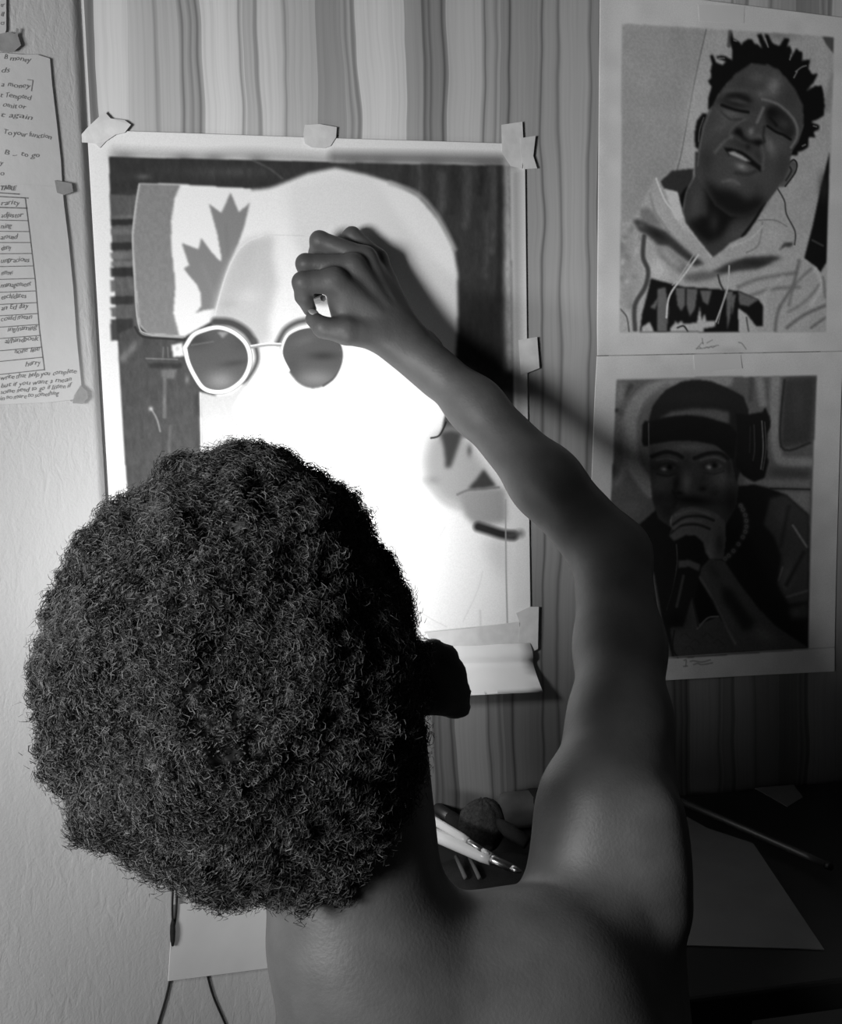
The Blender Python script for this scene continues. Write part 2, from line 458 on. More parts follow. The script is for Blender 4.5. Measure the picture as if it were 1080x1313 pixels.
class Art:
    """a sheet of paper drawn on: tones (as grey values of a picture whose paper white is `white`) on a grid"""
    def __init__(self, corners, cell, white, base):
        # corners: photo points top-left, top-right, bottom-right, bottom-left of the sheet on the wall
        self.c3 = [at(x, y, 0.0) for x, y in corners]
        wid = max(np.linalg.norm(self.c3[1] - self.c3[0]), np.linalg.norm(self.c3[2] - self.c3[3]))
        hei = max(np.linalg.norm(self.c3[3] - self.c3[0]), np.linalg.norm(self.c3[2] - self.c3[1]))
        self.nx, self.ny = int(wid / cell) + 1, int(hei / cell) + 1
        u, v = np.meshgrid(np.linspace(0, 1, self.nx), np.linspace(0, 1, self.ny))
        self.u, self.v = u, v
        c = self.c3
        self.P = ((1 - u) * (1 - v))[..., None] * c[0] + (u * (1 - v))[..., None] * c[1] + (u * v)[..., None] * c[2] + ((1 - u) * v)[..., None] * c[3]
        self.X, self.Y = proj(self.P)
        self.white = white
        self.t = np.full(u.shape, float(base))
        self.T = lambda p: np.asarray(p, float)
        self.pxc = 1.0 / (abs(self.X[0, -1] - self.X[0, 0]) / self.nx)      # grid cells per photo pixel
    def crop(self, x, y, s):
        """take following points in the frame of an enlarged detail: origin x, y and scale s"""
        self.T = lambda p: np.asarray(p, float) / s + np.array([x, y])
        self.S = s
        return self
    def mix(self, m, tone, alpha=1.0):
        m = np.clip(m * alpha, 0, 1)
        self.t = self.t * (1 - m) + tone * m
    def mask(self, pts, blur=0.7, smooth=False):
        p = spline(self.T(pts)) if smooth else self.T(pts)
        m = np.zeros_like(self.t)
        ok = (self.X >= p[:, 0].min() - 1) & (self.X <= p[:, 0].max() + 1) & (self.Y >= p[:, 1].min() - 1) & (self.Y <= p[:, 1].max() + 1)
        iy, ix = np.nonzero(ok)
        if len(iy):
            x, y = self.X[iy, ix], self.Y[iy, ix]
            ins = np.zeros(len(x), bool)
            q = np.roll(p, -1, 0)
            for (x0, y0), (x1, y1) in zip(p, q):
                if y0 == y1: continue
                c = (y0 > y) != (y1 > y)
                ins ^= c & (x < (x1 - x0) * (y - y0) / (y1 - y0) + x0)
            m[iy, ix] = ins
        return blur2(m, blur * self.pxc)
    def poly(self, pts, tone, blur=0.7, alpha=1.0, smooth=False, clip=None):
        m = self.mask(pts, blur, smooth)
        if clip is not None: m = m * clip
        self.mix(m, tone, alpha)
    def line(self, pts, w_, tone, blur=0.6, alpha=1.0, smooth=True, clip=None):
        """w_ in the units of the current frame"""
        p = spline(self.T(pts), False, 6) if smooth and len(pts) > 2 else self.T(pts)
        w_ = w_ / self.S
        m = np.zeros_like(self.t)
        pad = w_ + blur * 3 + 1
        ok = (self.X >= p[:, 0].min() - pad) & (self.X <= p[:, 0].max() + pad) & (self.Y >= p[:, 1].min() - pad) & (self.Y <= p[:, 1].max() + pad)
        iy, ix = np.nonzero(ok)
        if not len(iy): return
        x, y = self.X[iy, ix], self.Y[iy, ix]
        d = np.full(len(x), 1e9)
        for (x0, y0), (x1, y1) in zip(p, p[1:]):
            dx, dy = x1 - x0, y1 - y0
            tt = np.clip(((x - x0) * dx + (y - y0) * dy) / max(dx * dx + dy * dy, 1e-9), 0, 1)
            d = np.minimum(d, np.hypot(x - x0 - tt * dx, y - y0 - tt * dy))
        e = max(blur, 0.35)
        m[iy, ix] = np.clip((w_ / 2 - d) / (2 * e) + 0.5, 0, 1)
        if clip is not None: m = m * clip
        self.mix(m, tone, alpha)
    def blob(self, cx, cy, rx, ry, tone, alpha=1.0, rot=0.0, clip=None):
        c = self.T([(cx, cy)])[0]
        rx, ry = rx / self.S, ry / self.S
        r = math.radians(rot)
        dx, dy = self.X - c[0], self.Y - c[1]
        a, b2 = dx * math.cos(r) + dy * math.sin(r), -dx * math.sin(r) + dy * math.cos(r)
        m = np.exp(-((a / rx) ** 2 + (b2 / ry) ** 2))
        if clip is not None: m = m * clip
        self.mix(m, tone, alpha)
    def grain(self, amt, cell, seed, stretch=(1, 1), clip=None):
        n_ = vnoise(self.t.shape, cell * self.pxc, seed, stretch) * amt
        if clip is not None: n_ = n_ * clip
        self.t = np.clip(self.t * (1 + n_), 0.005, 1.2)
    def build(self, name, front, parent=None, lift=None, paper=0.78):
        """the sheet as one mesh: drawn front, thin edge and plain back"""
        P = self.P.copy()
        P[..., 1] = front if lift is None else front + lift(self.u, self.v)
        nx, ny = self.nx, self.ny
        tone = np.clip(paper * lin(np.clip(self.t, 0, 1.1)) / lin(self.white), 0.004, 0.88)
        V = P.reshape(-1, 3)
        i = np.arange(nx * ny).reshape(ny, nx)
        Q = np.stack([i[:-1, :-1], i[1:, :-1], i[1:, 1:], i[:-1, 1:]], -1).reshape(-1, 4)
        ring = np.concatenate([i[0, :-1], i[:-1, -1], i[-1, :0:-1], i[:0:-1, 0]])
        B = V[ring].copy(); B[:, 1] += 0.0006
        k = len(V) + np.arange(len(ring))
        S = np.stack([ring, np.roll(ring, -1), np.roll(k, -1), k], -1)
        return big_mesh(name, np.concatenate([V, B]), np.concatenate([Q, S]), M_DRAWN, parent, True,
                        np.concatenate([tone.ravel(), np.full(len(B), paper)]))

# ---- the unfinished large drawing
A = Art([(113, 168), (672, 186), (680, 832), (152, 815)], 0.00088, 0.93, 0.93)
A.crop(0, 0, 1)
img = A.mask([(141, 204), (400, 209), (653, 214), (657, 806), (520, 814), (172, 800)], 0.8)
# smudged margin above the picture
A.line([(150, 198), (250, 202), (320, 200), (420, 206)], 15, 0.62, 6, 0.6)
A.line([(430, 203), (540, 205), (655, 208)], 16, 0.42, 6, 0.75)
for x in (160, 235, 275, 330, 455, 490, 555, 620, 640):
    A.blob(x, 203 + (x - 140) * 0.016, 14, 7, 0.45, 0.6)
A.line([(660, 225), (662, 400), (664, 540)], 14, 0.62, 6, 0.7)
# dark ground behind the head
gd = [(141, 204), (400, 209), (653, 214), (658, 545), (560, 572), (585, 470), (430, 640), (165, 640), (152, 420)]
bgm = A.mask(gd, 1.2)
A.mix(bgm, 0.235)
A.poly([(141, 203), (420, 209), (440, 225), (350, 246), (175, 243), (143, 252)], 0.21, 1.5)
A.blob(290, 222, 60, 8, 0.31, 0.7); A.blob(185, 228, 8, 4, 0.42, 0.7); A.line([(325, 207), (345, 217), (362, 230)], 3, 0.36, 1.2, 0.6)
A.crop(500, 180, 4.377)
for x, y0, y1, w_, t in [(165, 150, 320, 26, 0.33), (90, 160, 260, 40, 0.2), (285, 200, 430, 46, 0.34), (430, 170, 480, 44, 0.33), (575, 150, 620, 40, 0.33), (540, 420, 760, 34, 0.31), (620, 150, 900, 40, 0.14), (510, 150, 300, 30, 0.15), (360, 160, 400, 50, 0.19), (220, 150, 300, 24, 0.2)]:
    A.line([(x, y0), (x + 3, (y0 + y1) / 2), (x - 8, y1)], w_, t, 3.5, 0.75, clip=bgm)
A.poly([(640, 90), (668, 90), (690, 1300), (640, 1300)], 0.80, 3.2)          # soft right edge of the ground
A.poly([(390, 880), (640, 880), (650, 1313), (360, 1313)], 0.13, 10, 0.75)
A.crop(130, 190, 4.0)
# left column: stacked shelves in the picture
A.poly([(48, 245), (185, 245), (200, 960), (88, 960)], 0.36, 1.0)
for y0, y1, t in [(370, 402, 0.16), (490, 528, 0.17), (618, 664, 0.17), (764, 806, 0.19), (880, 990, 0.2), (540, 575, 0.45), (585, 612, 0.44), (420, 450, 0.42), (350, 368, 0.42), (680, 740, 0.38), (820, 870, 0.36)]:
    A.poly([(52, y0), (168, y0 - 4), (172, y1 - 4), (56, y1)], t, 1.4, 0.9)
# lower left ground
A.crop(130, 400, 3.27)
A.poly([(76, 90), (150, 60), (180, 105), (350, 110), (420, 340), (420, 600), (118, 780), (100, 500)], 0.30, 1.2)
A.poly([(80, 190), (160, 110), (150, 150), (90, 220)], 0.46, 2.5)
A.line([(190, 196), (320, 200)], 5, 0.5, 1); A.line([(262, 150), (260, 190)], 5, 0.45, 1); A.line([(280, 150), (282, 190)], 5, 0.45, 1)
A.poly([(250, 245), (320, 240), (305, 280), (258, 280)], 0.42, 1.5)
A.line([(268, 280), (266, 440)], 15, 0.42, 1.5); A.line([(212, 408), (235, 450), (248, 500)], 6, 0.58, 1.2); A.blob(210, 406, 9, 9, 0.7)
A.line([(290, 480), (285, 600)], 10, 0.4, 2); A.blob(360, 285, 10, 16, 0.45); A.line([(400, 350), (404, 560)], 20, 0.25, 3)
A.poly([(200, 215), (340, 215), (340, 235), (200, 235)], 0.22, 1.5)
A.grain(0.07, 5, 11, (2.4, 1), bgm); A.grain(0.05, 2.2, 12, (2, 1), bgm)
# the head, left as bare paper
head = [(300, 246), (340, 243), (352, 240), (395, 223), (430, 216), (470, 225), (505, 236), (535, 252), (562, 283), (580, 315), (586, 350), (586, 420), (583, 458), (574, 500), (562, 548), (556, 562), (600, 640), (660, 690), (657, 812), (500, 812), (400, 700), (330, 640), (300, 600), (270, 480), (276, 400), (300, 300)]
A.crop(0, 0, 1)
A.poly(head, 0.955, 1.6)
A.line([(500, 236), (535, 250), (562, 281), (582, 320)], 6, 0.7, 2.5, 0.7)
# flag patch on the left
A.crop(130, 190, 4.0)
A.poly([(198, 186), (405, 190), (760, 212), (770, 215), (640, 700), (585, 880), (430, 968), (245, 955), (195, 905), (172, 640), (163, 450), (182, 280)], 0.95, 0.9)
A.poly([(198, 188), (408, 194), (378, 260), (360, 380), (362, 520), (382, 700), (372, 850), (402, 964), (240, 952), (197, 905), (174, 640), (165, 450), (184, 280)], 0.53, 1.2)
A.grain(0.035, 3, 21, (1.6, 1), A.mask([(198, 188), (408, 194), (360, 480), (402, 964), (197, 905), (165, 450)], 1.0))
A.line([(198, 190), (182, 285), (164, 450), (172, 640), (190, 890), (240, 955), (430, 968)], 7, 0.72, 0.7)
A.line([(176, 920), (215, 968), (330, 978), (430, 985)], 10, 0.2, 1); A.line([(200, 940), (240, 962), (420, 974)], 5, 0.62, 0.7)
A.poly([(485, 848), (515, 812), (512, 750), (490, 700), (450, 655), (424, 620), (452, 604), (432, 545), (414, 490), (500, 522), (514, 464), (560, 528), (614, 588), (616, 560), (595, 440), (553, 290), (616, 336), (664, 232), (706, 332), (762, 284), (735, 400), (700, 500), (650, 610), (612, 730), (585, 826), (530, 832)], 0.53, 1.0)
A.line([(640, 400), (650, 560)], 12, 0.49, 3, 0.6); A.line([(520, 600), (580, 760)], 12, 0.57, 4, 0.6)
# shaded forehead and cheek
face = [(582, 900), (590, 820), (612, 740), (645, 640), (690, 545), (740, 488), (800, 462), (850, 448), (885, 450), (880, 560), (905, 690), (880, 800), (865, 870), (870, 980), (800, 1040), (760, 980), (690, 900)]
A.poly(face, 0.80, 4.5)
A.poly([(582, 880), (600, 780), (645, 650), (700, 540), (760, 480), (800, 470), (780, 640), (720, 760), (640, 860)], 0.77, 4, 0.7)
A.blob(760, 760, 60, 40, 0.86, 0.7); A.blob(650, 800, 40, 20, 0.72, 0.6)
A.line([(580, 880), (600, 790), (640, 655), (690, 545), (750, 484), (830, 452)], 6, 0.93, 0.8, 0.8)
A.line([(850, 447), (1040, 452)], 3, 0.86, 0.7)
A.crop(130, 400, 3.27)
A.line([(478, 42), (545, 48), (605, 82), (640, 130)], 34, 0.30, 3); A.line([(640, 120), (655, 190), (640, 240), (600, 300)], 18, 0.34, 2.5)
A.line([(742, 128), (770, 78), (815, 48), (862, 36)], 24, 0.36, 3)
A.poly([(415, 335), (480, 352), (545, 345), (600, 300), (620, 290), (575, 360), (553, 400), (558, 440), (580, 468), (602, 490), (570, 520), (548, 560), (420, 600)], 0.80, 1.2)
A.blob(480, 480, 50, 60, 0.84, 0.6); A.line([(416, 340), (420, 590)], 5, 0.88, 0.8)
lensl = [(352, 150), (385, 100), (430, 78), (490, 66), (550, 84), (600, 125), (622, 175), (620, 230), (592, 285), (540, 325), (485, 336), (430, 320), (392, 268), (365, 210)]
lm = A.mask(lensl, 0.7, True)
A.mix(lm, 0.36)
A.blob(500, 290, 60, 40, 0.58, 0.85, clip=lm); A.blob(400, 120, 50, 30, 0.26, 0.8, clip=lm); A.blob(560, 215, 60, 14, 0.27, 0.7, -8, clip=lm)
A.poly([(485, 85), (535, 85), (510, 112)], 0.6, 1.0); A.line([(380, 140), (470, 125)], 5, 0.5, 1.2, 0.6, clip=lm); A.blob(590, 130, 40, 40, 0.3, 0.6, clip=lm)
lp = lensl + [lensl[0]]
A.line(lp, 21, 0.45, 0.6); A.line(lp, 16, 1.05, 0.6)
lensr = [(752, 160), (775, 105), (820, 74), (870, 66), (930, 80), (985, 115), (1005, 160), (1003, 215), (975, 275), (930, 310), (880, 320), (830, 300), (785, 245)]
rm = A.mask(lensr, 0.8, True)
A.mix(rm, 0.35)
A.blob(900, 280, 80, 36, 0.54, 0.8, clip=rm); A.blob(930, 185, 60, 18, 0.22, 0.8, clip=rm); A.blob(850, 120, 50, 20, 0.42, 0.7, -20, clip=rm); A.blob(800, 230, 30, 50, 0.3, 0.6, clip=rm)
A.line([(785, 245), (755, 175), (775, 105), (820, 74), (870, 62)], 11, 1.0, 0.6); A.line([(985, 115), (1005, 160), (1003, 215), (975, 275), (930, 310)], 8, 0.3, 1.2)
A.line([(628, 150), (690, 140), (752, 140)], 9, 0.62, 0.7); A.line([(628, 143), (690, 134), (752, 134)], 6, 1.0, 0.6)
A.poly([(297, 140), (340, 130), (350, 185), (302, 190)], 0.93, 0.8); A.blob(320, 155, 8, 10, 0.8)
# collar and shoulder begun in smudged graphite
A.crop(520, 540, 4.375)
A.poly([(130, 95), (230, 30), (330, 60), (440, 240), (520, 360), (560, 420), (556, 560), (420, 585), (350, 520), (300, 480), (200, 445), (110, 340), (95, 220)], 0.66, 6)
A.blob(150, 330, 40, 25, 0.55, 0.6); A.line([(110, 330), (210, 440), (300, 480)], 24, 0.7, 5, 0.6)
A.poly([(300, 400), (350, 385), (548, 380), (556, 560), (390, 580), (335, 530)], 0.60, 3)
A.poly([(192, 66), (250, 50), (312, 66), (300, 120), (272, 200), (250, 258), (222, 262), (214, 160)], 0.25, 2.2)
A.poly([(345, 378), (390, 330), (435, 268), (470, 315), (505, 362), (430, 378)], 0.24, 1.8)
A.blob(355, 165, 16, 34, 0.4, 0.9); A.line([(288, 410), (350, 385), (430, 378), (520, 370)], 8, 0.42, 1.6)
A.poly([(430, 660), (560, 660), (560, 900), (500, 820)], 0.78, 9, 0.8)
A.line([(405, 590), (470, 610), (540, 632), (600, 640)], 52, 0.16, 3.2); A.line([(580, 640), (640, 628)], 40, 0.36, 4, 0.7)
A.line([(140, 94), (180, 84), (205, 50), (224, 6)], 9, 0.1, 0.8)
A.line([(558, 440), (560, 800), (568, 1145)], 7, 0.62, 0.8)
for l in ([(90, 430), (75, 540), (10, 680)], [(220, 590), (140, 720), (30, 830)], [(430, 840), (400, 950), (320, 1120)], [(40, 1040), (150, 1110), (230, 1150)], [(20, 60), (70, 90)]):
    A.line(l, 4, 0.84, 0.8, 0.8)
A.line([(415, 1060), (418, 1140)], 10, 0.8, 1.5, 0.6)
A.crop(0, 0, 1)
A.line([(545, 810), (648, 800), (672, 797)], 2, 0.7, 0.8)
drawing = A.build('portrait_drawing', -0.0042, lift=lambda u, v: -0.004 * np.exp(-((u) / 0.05) ** 2) * (0.4 + v) - 0.0006 * np.sin(u * 9 + v * 4))
tag(drawing, 'large unfinished graphite portrait with sunglasses taped to the wall in front of the artist', 'drawing')

# ---- upper right portrait
U = Art([(768, -16), (1092, 25), (1080, 450), (764, 456)], 0.00096, 0.64, 0.64)
U.crop(760, 0, 2.853)
pic = U.mask([(106, 90), (420, 108), (880, 138), (847, 1215), (97, 1215)], 0.5)
U.mix(pic, 0.56)
U.poly([(106, 90), (408, 108), (305, 612), (240, 660), (160, 800), (97, 840)], 0.50, 1.5, clip=pic); U.blob(200, 300, 120, 200, 0.54, 0.6, clip=pic)
U.line([(412, 112), (370, 300), (322, 560), (300, 640)], 5, 0.36, 0.8, 0.8, clip=pic)
U.blob(380, 450, 50, 160, 0.60, 0.6, clip=pic); U.line([(500, 115), (495, 170)], 14, 0.3, 1.5, clip=pic)
U.poly([(835, 136), (880, 138), (878, 200), (850, 165)], 0.26, 1.2, clip=pic)
U.blob(680, 130, 70, 26, 0.36, 0.6, clip=pic); U.line([(880, 280), (850, 400)], 30, 0.42, 3, 0.6, clip=pic)
U.poly([(862, 560), (852, 960), (828, 1000), (770, 945), (800, 830), (830, 690)], 0.055, 0.9, clip=pic)
U.blob(842, 690, 20, 50, 0.13, 0.7, clip=pic); U.line([(800, 880), (838, 900)], 8, 0.3, 1, 0.5, clip=pic)
# hooded top
U.crop(790, 200, 3.857)
top = [(0, 340), (78, 318), (108, 270), (150, 180), (190, 108), (215, 130), (270, 75), (380, 65), (470, 300), (640, 390), (720, 270), (795, 160), (825, 215), (845, 290), (882, 380), (878, 440), (912, 500), (985, 550), (1040, 620), (1040, 880), (0, 880)]
tm = U.mask(top, 0.8) * pic
U.mix(tm, 0.56)
U.blob(200, 560, 60, 60, 0.66, 0.8, clip=tm); U.blob(40, 480, 50, 120, 0.47, 0.8, clip=tm); U.blob(60, 700, 50, 80, 0.42, 0.6, clip=tm)
for s in range(26):
    U.blob(random.uniform(10, 120), random.uniform(340, 800), random.uniform(8, 22), random.uniform(10, 30), random.choice([0.38, 0.62, 0.44]), 0.5, clip=tm)
U.poly([(215, 130), (270, 75), (380, 65), (375, 130), (350, 180), (318, 250), (300, 185), (232, 162)], 0.16, 1.2)
U.poly([(330, 170), (350, 150), (360, 170), (330, 270), (318, 250), (312, 200)], 0.04, 1)
U.poly([(112, 262), (160, 255), (232, 352), (180, 345), (118, 318)], 0.40, 1.6); U.blob(230, 250, 30, 80, 0.6, 0.5, -35)
U.poly([(236, 168), (300, 180), (322, 290), (382, 368), (350, 385), (280, 300)], 0.68, 1.0)
U.line([(195, 115), (215, 170), (250, 240), (330, 330), (400, 420), (465, 500)], 9, 0.70, 0.9); U.line([(165, 190), (190, 280), (260, 380)], 10, 0.44, 1.5, 0.7)
U.line([(330, 330), (395, 420), (450, 510)], 46, 0.58, 3, 0.7)
U.poly([(78, 315), (112, 318), (240, 372), (310, 435), (370, 490), (435, 533), (385, 548), (320, 500), (255, 450), (205, 445), (160, 400), (112, 375)], 0.19, 1.6)
U.blob(200, 390, 50, 18, 0.1, 0.8, 30); U.blob(120, 345, 24, 20, 0.3, 0.7)
U.poly([(190, 450), (250, 460), (330, 520), (360, 560), (320, 590), (260, 545), (215, 500)], 0.40, 2.4); U.poly([(200, 455), (245, 458), (320, 530), (300, 560), (240, 510)], 0.6, 2.5, 0.8)
U.poly([(460, 582), (540, 535), (640, 502), (760, 494), (822, 503), (770, 525), (700, 560), (600, 570), (520, 586)], 0.19, 1.8); U.blob(680, 530, 70, 16, 0.12, 0.7)
U.poly([(800, 470), (825, 430), (870, 430), (865, 450), (830, 452)], 0.2, 1.3); U.line([(795, 165), (828, 225), (838, 290), (880, 375), (878, 440)], 7, 0.2, 0.9)
U.line([(700, 320), (780, 320), (840, 350)], 5, 0.4, 1); U.line([(720, 330), (700, 440), (640, 480)], 6, 0.42, 1.2); U.blob(780, 400, 60, 50, 0.62, 0.7); U.line([(570, 450), (660, 410), (720, 350)], 10, 0.62, 1.5)
U.poly([(330, 590), (420, 570), (520, 580), (500, 600), (400, 625), (340, 620)], 0.34, 2); U.line([(500, 590), (510, 630), (525, 660)], 9, 0.2, 1)
for l, t, w_ in [([(900, 520), (870, 640), (800, 760), (780, 870)], 0.3, 14), ([(960, 560), (880, 640), (850, 740)], 0.36, 12), ([(1030, 740), (920, 790), (840, 850)], 0.28, 14), ([(1000, 640), (930, 720), (850, 770)], 0.40, 14), ([(900, 650), (760, 660), (640, 700)], 0.38, 18), ([(880, 580), (700, 610), (600, 650)], 0.38, 20), ([(980, 560), (1010, 640), (960, 740)], 0.66, 16), ([(820, 600), (730, 690), (740, 780)], 0.6, 16), ([(1030, 800), (960, 850)], 0.25, 8), ([(1020, 600), (1030, 700)], 0.32, 10)]:
    U.line(l, w_, t, 2.2, 0.75, clip=tm)
U.line([(135, 400), (130, 500), (155, 570), (140, 650), (90, 740), (90, 860)], 22, 0.2, 1.6, 0.9, clip=tm); U.line([(20, 760), (50, 800), (60, 870)], 6, 0.25, 1, clip=tm)
# printed patch on the chest, seen as plain dark drips
U.poly([(168, 606), (262, 632), (330, 648), (500, 660), (600, 668), (700, 712), (722, 742), (722, 842), (690, 845), (640, 780), (600, 760), (605, 880), (112, 880), (125, 780), (152, 680)], 0.06, 1.0, clip=pic)
for p in ([(200, 660), (240, 650), (258, 760), (245, 880), (200, 880)], [(290, 655), (340, 655), (335, 740), (318, 770), (300, 740)], [(345, 655), (400, 660), (385, 760), (360, 795), (345, 740)], [(410, 665), (470, 665), (450, 740), (425, 720)], [(600, 672), (700, 712), (650, 745), (605, 735)], [(540, 670), (575, 670), (560, 800), (545, 860)], [(165, 750), (215, 690), (190, 760)], [(560, 700), (590, 680), (570, 790)]):
    U.poly(p, 0.33, 1.1, clip=pic)
for p in ([(118, 880), (125, 845), (162, 822), (188, 880)], [(265, 850), (285, 830), (290, 812), (298, 832), (320, 815), (330, 832), (395, 825), (410, 748), (420, 815), (434, 780), (442, 818), (490, 815), (485, 845), (430, 855), (430, 880), (262, 880)], [(600, 752), (645, 800), (690, 862), (720, 880), (605, 880)]):
    U.poly(p, 0.60, 0.9, clip=pic)
U.line([(300, 850), (330, 842), (350, 870)], 8, 0.15, 0.9, clip=pic); U.line([(640, 800), (650, 870)], 8, 0.3, 1, clip=pic)
U.line([(402, 492), (340, 580), (262, 690), (245, 800)], 9, 0.66, 0.8); U.line([(380, 490), (310, 600), (275, 640)], 6, 0.6, 0.8, 0.8); U.line([(555, 545), (548, 650), (520, 740), (490, 820)], 8, 0.60, 0.8); U.line([(540, 660), (500, 830)], 4, 0.5, 0.8)
# neck
nk = [(385, -20), (385, 100), (345, 180), (325, 270), (340, 330), (400, 410), (475, 502), (520, 470), (560, 432), (640, 392), (690, 320), (740, 232), (795, 158), (700, 60)]
U.poly(nk, 0.20, 0.9); nm = U.mask(nk, 0.7)
U.poly([(440, 120), (470, 190), (560, 240), (720, 215), (680, 270), (600, 290), (560, 330), (520, 400), (450, 432), (390, 385), (350, 330), (400, 300), (450, 300)], 0.055, 3, clip=nm)
U.blob(390, 240, 26, 70, 0.25, 0.8, 5, clip=nm); U.blob(600, 380, 60, 30, 0.26, 0.7, -30, clip=nm); U.blob(480, 330, 26, 50, 0.17, 0.7, clip=nm); U.line([(385, 100), (345, 180), (328, 270)], 8, 0.34, 1.2, 0.7); U.line([(730, 235), (680, 320), (620, 400)], 12, 0.05, 1.6, clip=nm)
# ears, face
U.crop(880, 30, 5.25)
U.poly([(105, 608), (138, 612), (130, 650), (112, 690), (98, 780), (76, 855), (55, 835), (48, 750), (66, 660)], 0.06, 0.7); U.line([(112, 640), (85, 720), (78, 800)], 7, 0.3, 0.8)
U.poly([(660, 960), (715, 918), (742, 950), (728, 1010), (660, 1102), (615, 1105), (630, 1040)], 0.30, 0.8); U.line([(680, 950), (715, 922), (738, 950), (725, 1010), (660, 1100)], 10, 0.09, 0.8); U.line([(690, 970), (700, 1000), (665, 1060)], 12, 0.14, 1)
fc = [(225, 460), (170, 560), (138, 610), (105, 700), (80, 830), (62, 960), (66, 1040), (120, 1120), (190, 1230), (290, 1300), (390, 1305), (470, 1260), (545, 1195), (610, 1110), (650, 1060), (690, 960), (700, 870), (745, 800), (785, 680), (780, 540), (720, 430), (650, 350), (590, 290), (520, 275), (420, 275), (320, 345)]
fm = U.mask(fc, 0.7)
U.mix(fm, 0.235)
for cx, cy, rx, ry, t, al, r in [(580, 430, 46, 66, 0.42, 0.9, 10), (470, 370, 60, 36, 0.31, 0.8, 0), (360, 400, 60, 60, 0.2, 0.7, 0), (690, 500, 50, 70, 0.2, 0.7, 0), (260, 640, 60, 40, 0.31, 0.8, 15), (180, 740, 60, 120, 0.24, 0.8, 0), (230, 700, 60, 40, 0.30, 0.7, -30), (620, 830, 60, 70, 0.27, 0.9, 0), (560, 830, 30, 70, 0.37, 0.9, -20), (640, 950, 50, 90, 0.19, 0.8, 0), (130, 930, 50, 100, 0.17, 0.8, 0), (480, 900, 26, 60, 0.15, 0.6, -30), (250, 960, 50, 50, 0.24, 0.8, 0), (300, 1070, 60, 30, 0.30, 0.8, 15), (420, 1080, 60, 50, 0.23, 0.8, 0), (480, 1130, 50, 50, 0.2, 0.8, 0), (500, 480, 40, 30, 0.36, 0.8, 0), (330, 460, 90, 16, 0.3, 0.6, 0)]:
    U.blob(cx, cy, rx, ry, t, al, r, clip=fm)
U.poly([(225, 530), (275, 478), (340, 468), (410, 490), (445, 530), (420, 545), (330, 510), (270, 515)], 0.075, 2.0)
U.blob(320, 545, 110, 28, 0.11, 0.85, 12, clip=fm); U.blob(350, 530, 60, 14, 0.24, 0.8, 12, clip=fm)
U.line([(235, 555), (290, 575), (340, 590), (410, 602)], 20, 0.055, 1.6); U.blob(300, 615, 80, 18, 0.32, 0.9, 12, clip=fm); U.line([(230, 600), (290, 650), (360, 650)], 10, 0.17, 2, 0.8, clip=fm)
U.poly([(528, 620), (540, 570), (580, 555), (640, 585), (690, 640), (722, 700), (725, 745), (690, 785), (640, 745), (560, 700), (528, 670)], 0.12, 2.2)
U.blob(570, 605, 40, 34, 0.06, 0.9); U.blob(650, 680, 44, 34, 0.20, 0.9, 35); U.line([(540, 695), (600, 735), (650, 755), (695, 785)], 17, 0.05, 1.4); U.line([(560, 640), (600, 690)], 14, 0.06, 2)
U.line([(505, 515), (560, 528), (620, 555), (680, 605), (722, 660), (742, 720), (735, 780), (700, 840)], 15, 0.42, 1.8, 0.85, clip=fm)
U.line([(512, 575), (488, 630), (470, 670)], 16, 0.42, 2, 0.85); U.blob(430, 730, 20, 28, 0.42, 0.9); U.blob(390, 690, 40, 24, 0.22, 0.8); U.blob(480, 765, 34, 22, 0.30, 0.8)
U.poly([(305, 740), (335, 705), (365, 712), (385, 770), (430, 795), (480, 785), (512, 792), (508, 822), (485, 835), (440, 815), (390, 800), (350, 765)], 0.05, 1.6); U.line([(520, 700), (512, 760), (520, 800)], 12, 0.1, 2, 0.8)
U.line([(395, 650), (330, 685), (285, 740), (300, 780)], 10, 0.32, 2, 0.7); U.line([(300, 765), (240, 810), (190, 870)], 16, 0.36, 2.4, 0.8, clip=fm); U.line([(500, 830), (515, 900), (505, 980)], 16, 0.33, 2.4, 0.7, clip=fm)
U.blob(380, 830, 90, 26, 0.17, 0.9, 20); U.blob(410, 835, 18, 22, 0.10, 0.8)
U.poly([(245, 838), (300, 845), (370, 865), (420, 900), (470, 945), (498, 965), (498, 1010), (470, 985), (410, 945), (340, 910), (280, 890)], 0.045, 1.2)
U.poly([(272, 868), (320, 868), (375, 895), (425, 932), (395, 935), (335, 907), (285, 886)], 0.56, 0.9)
U.blob(370, 965, 80, 28, 0.28, 0.9, 22); U.blob(365, 968, 36, 20, 0.45, 0.9, 22); U.line([(330, 1010), (400, 1020), (460, 1000)], 14, 0.12, 3, 0.7)
U.line([(240, 1070), (300, 1058), (350, 1085)], 12, 0.36, 2, 0.7)
U.poly([(120, 1040), (160, 1080), (200, 1112), (280, 1120), (350, 1150), (400, 1190), (470, 1165), (540, 1190), (480, 1260), (400, 1305), (290, 1300), (190, 1232), (140, 1140)], 0.06, 4.0, 0.95)
U.line([(160, 590), (110, 720), (85, 850), (70, 960)], 9, 0.36, 1.4, 0.6, clip=fm)
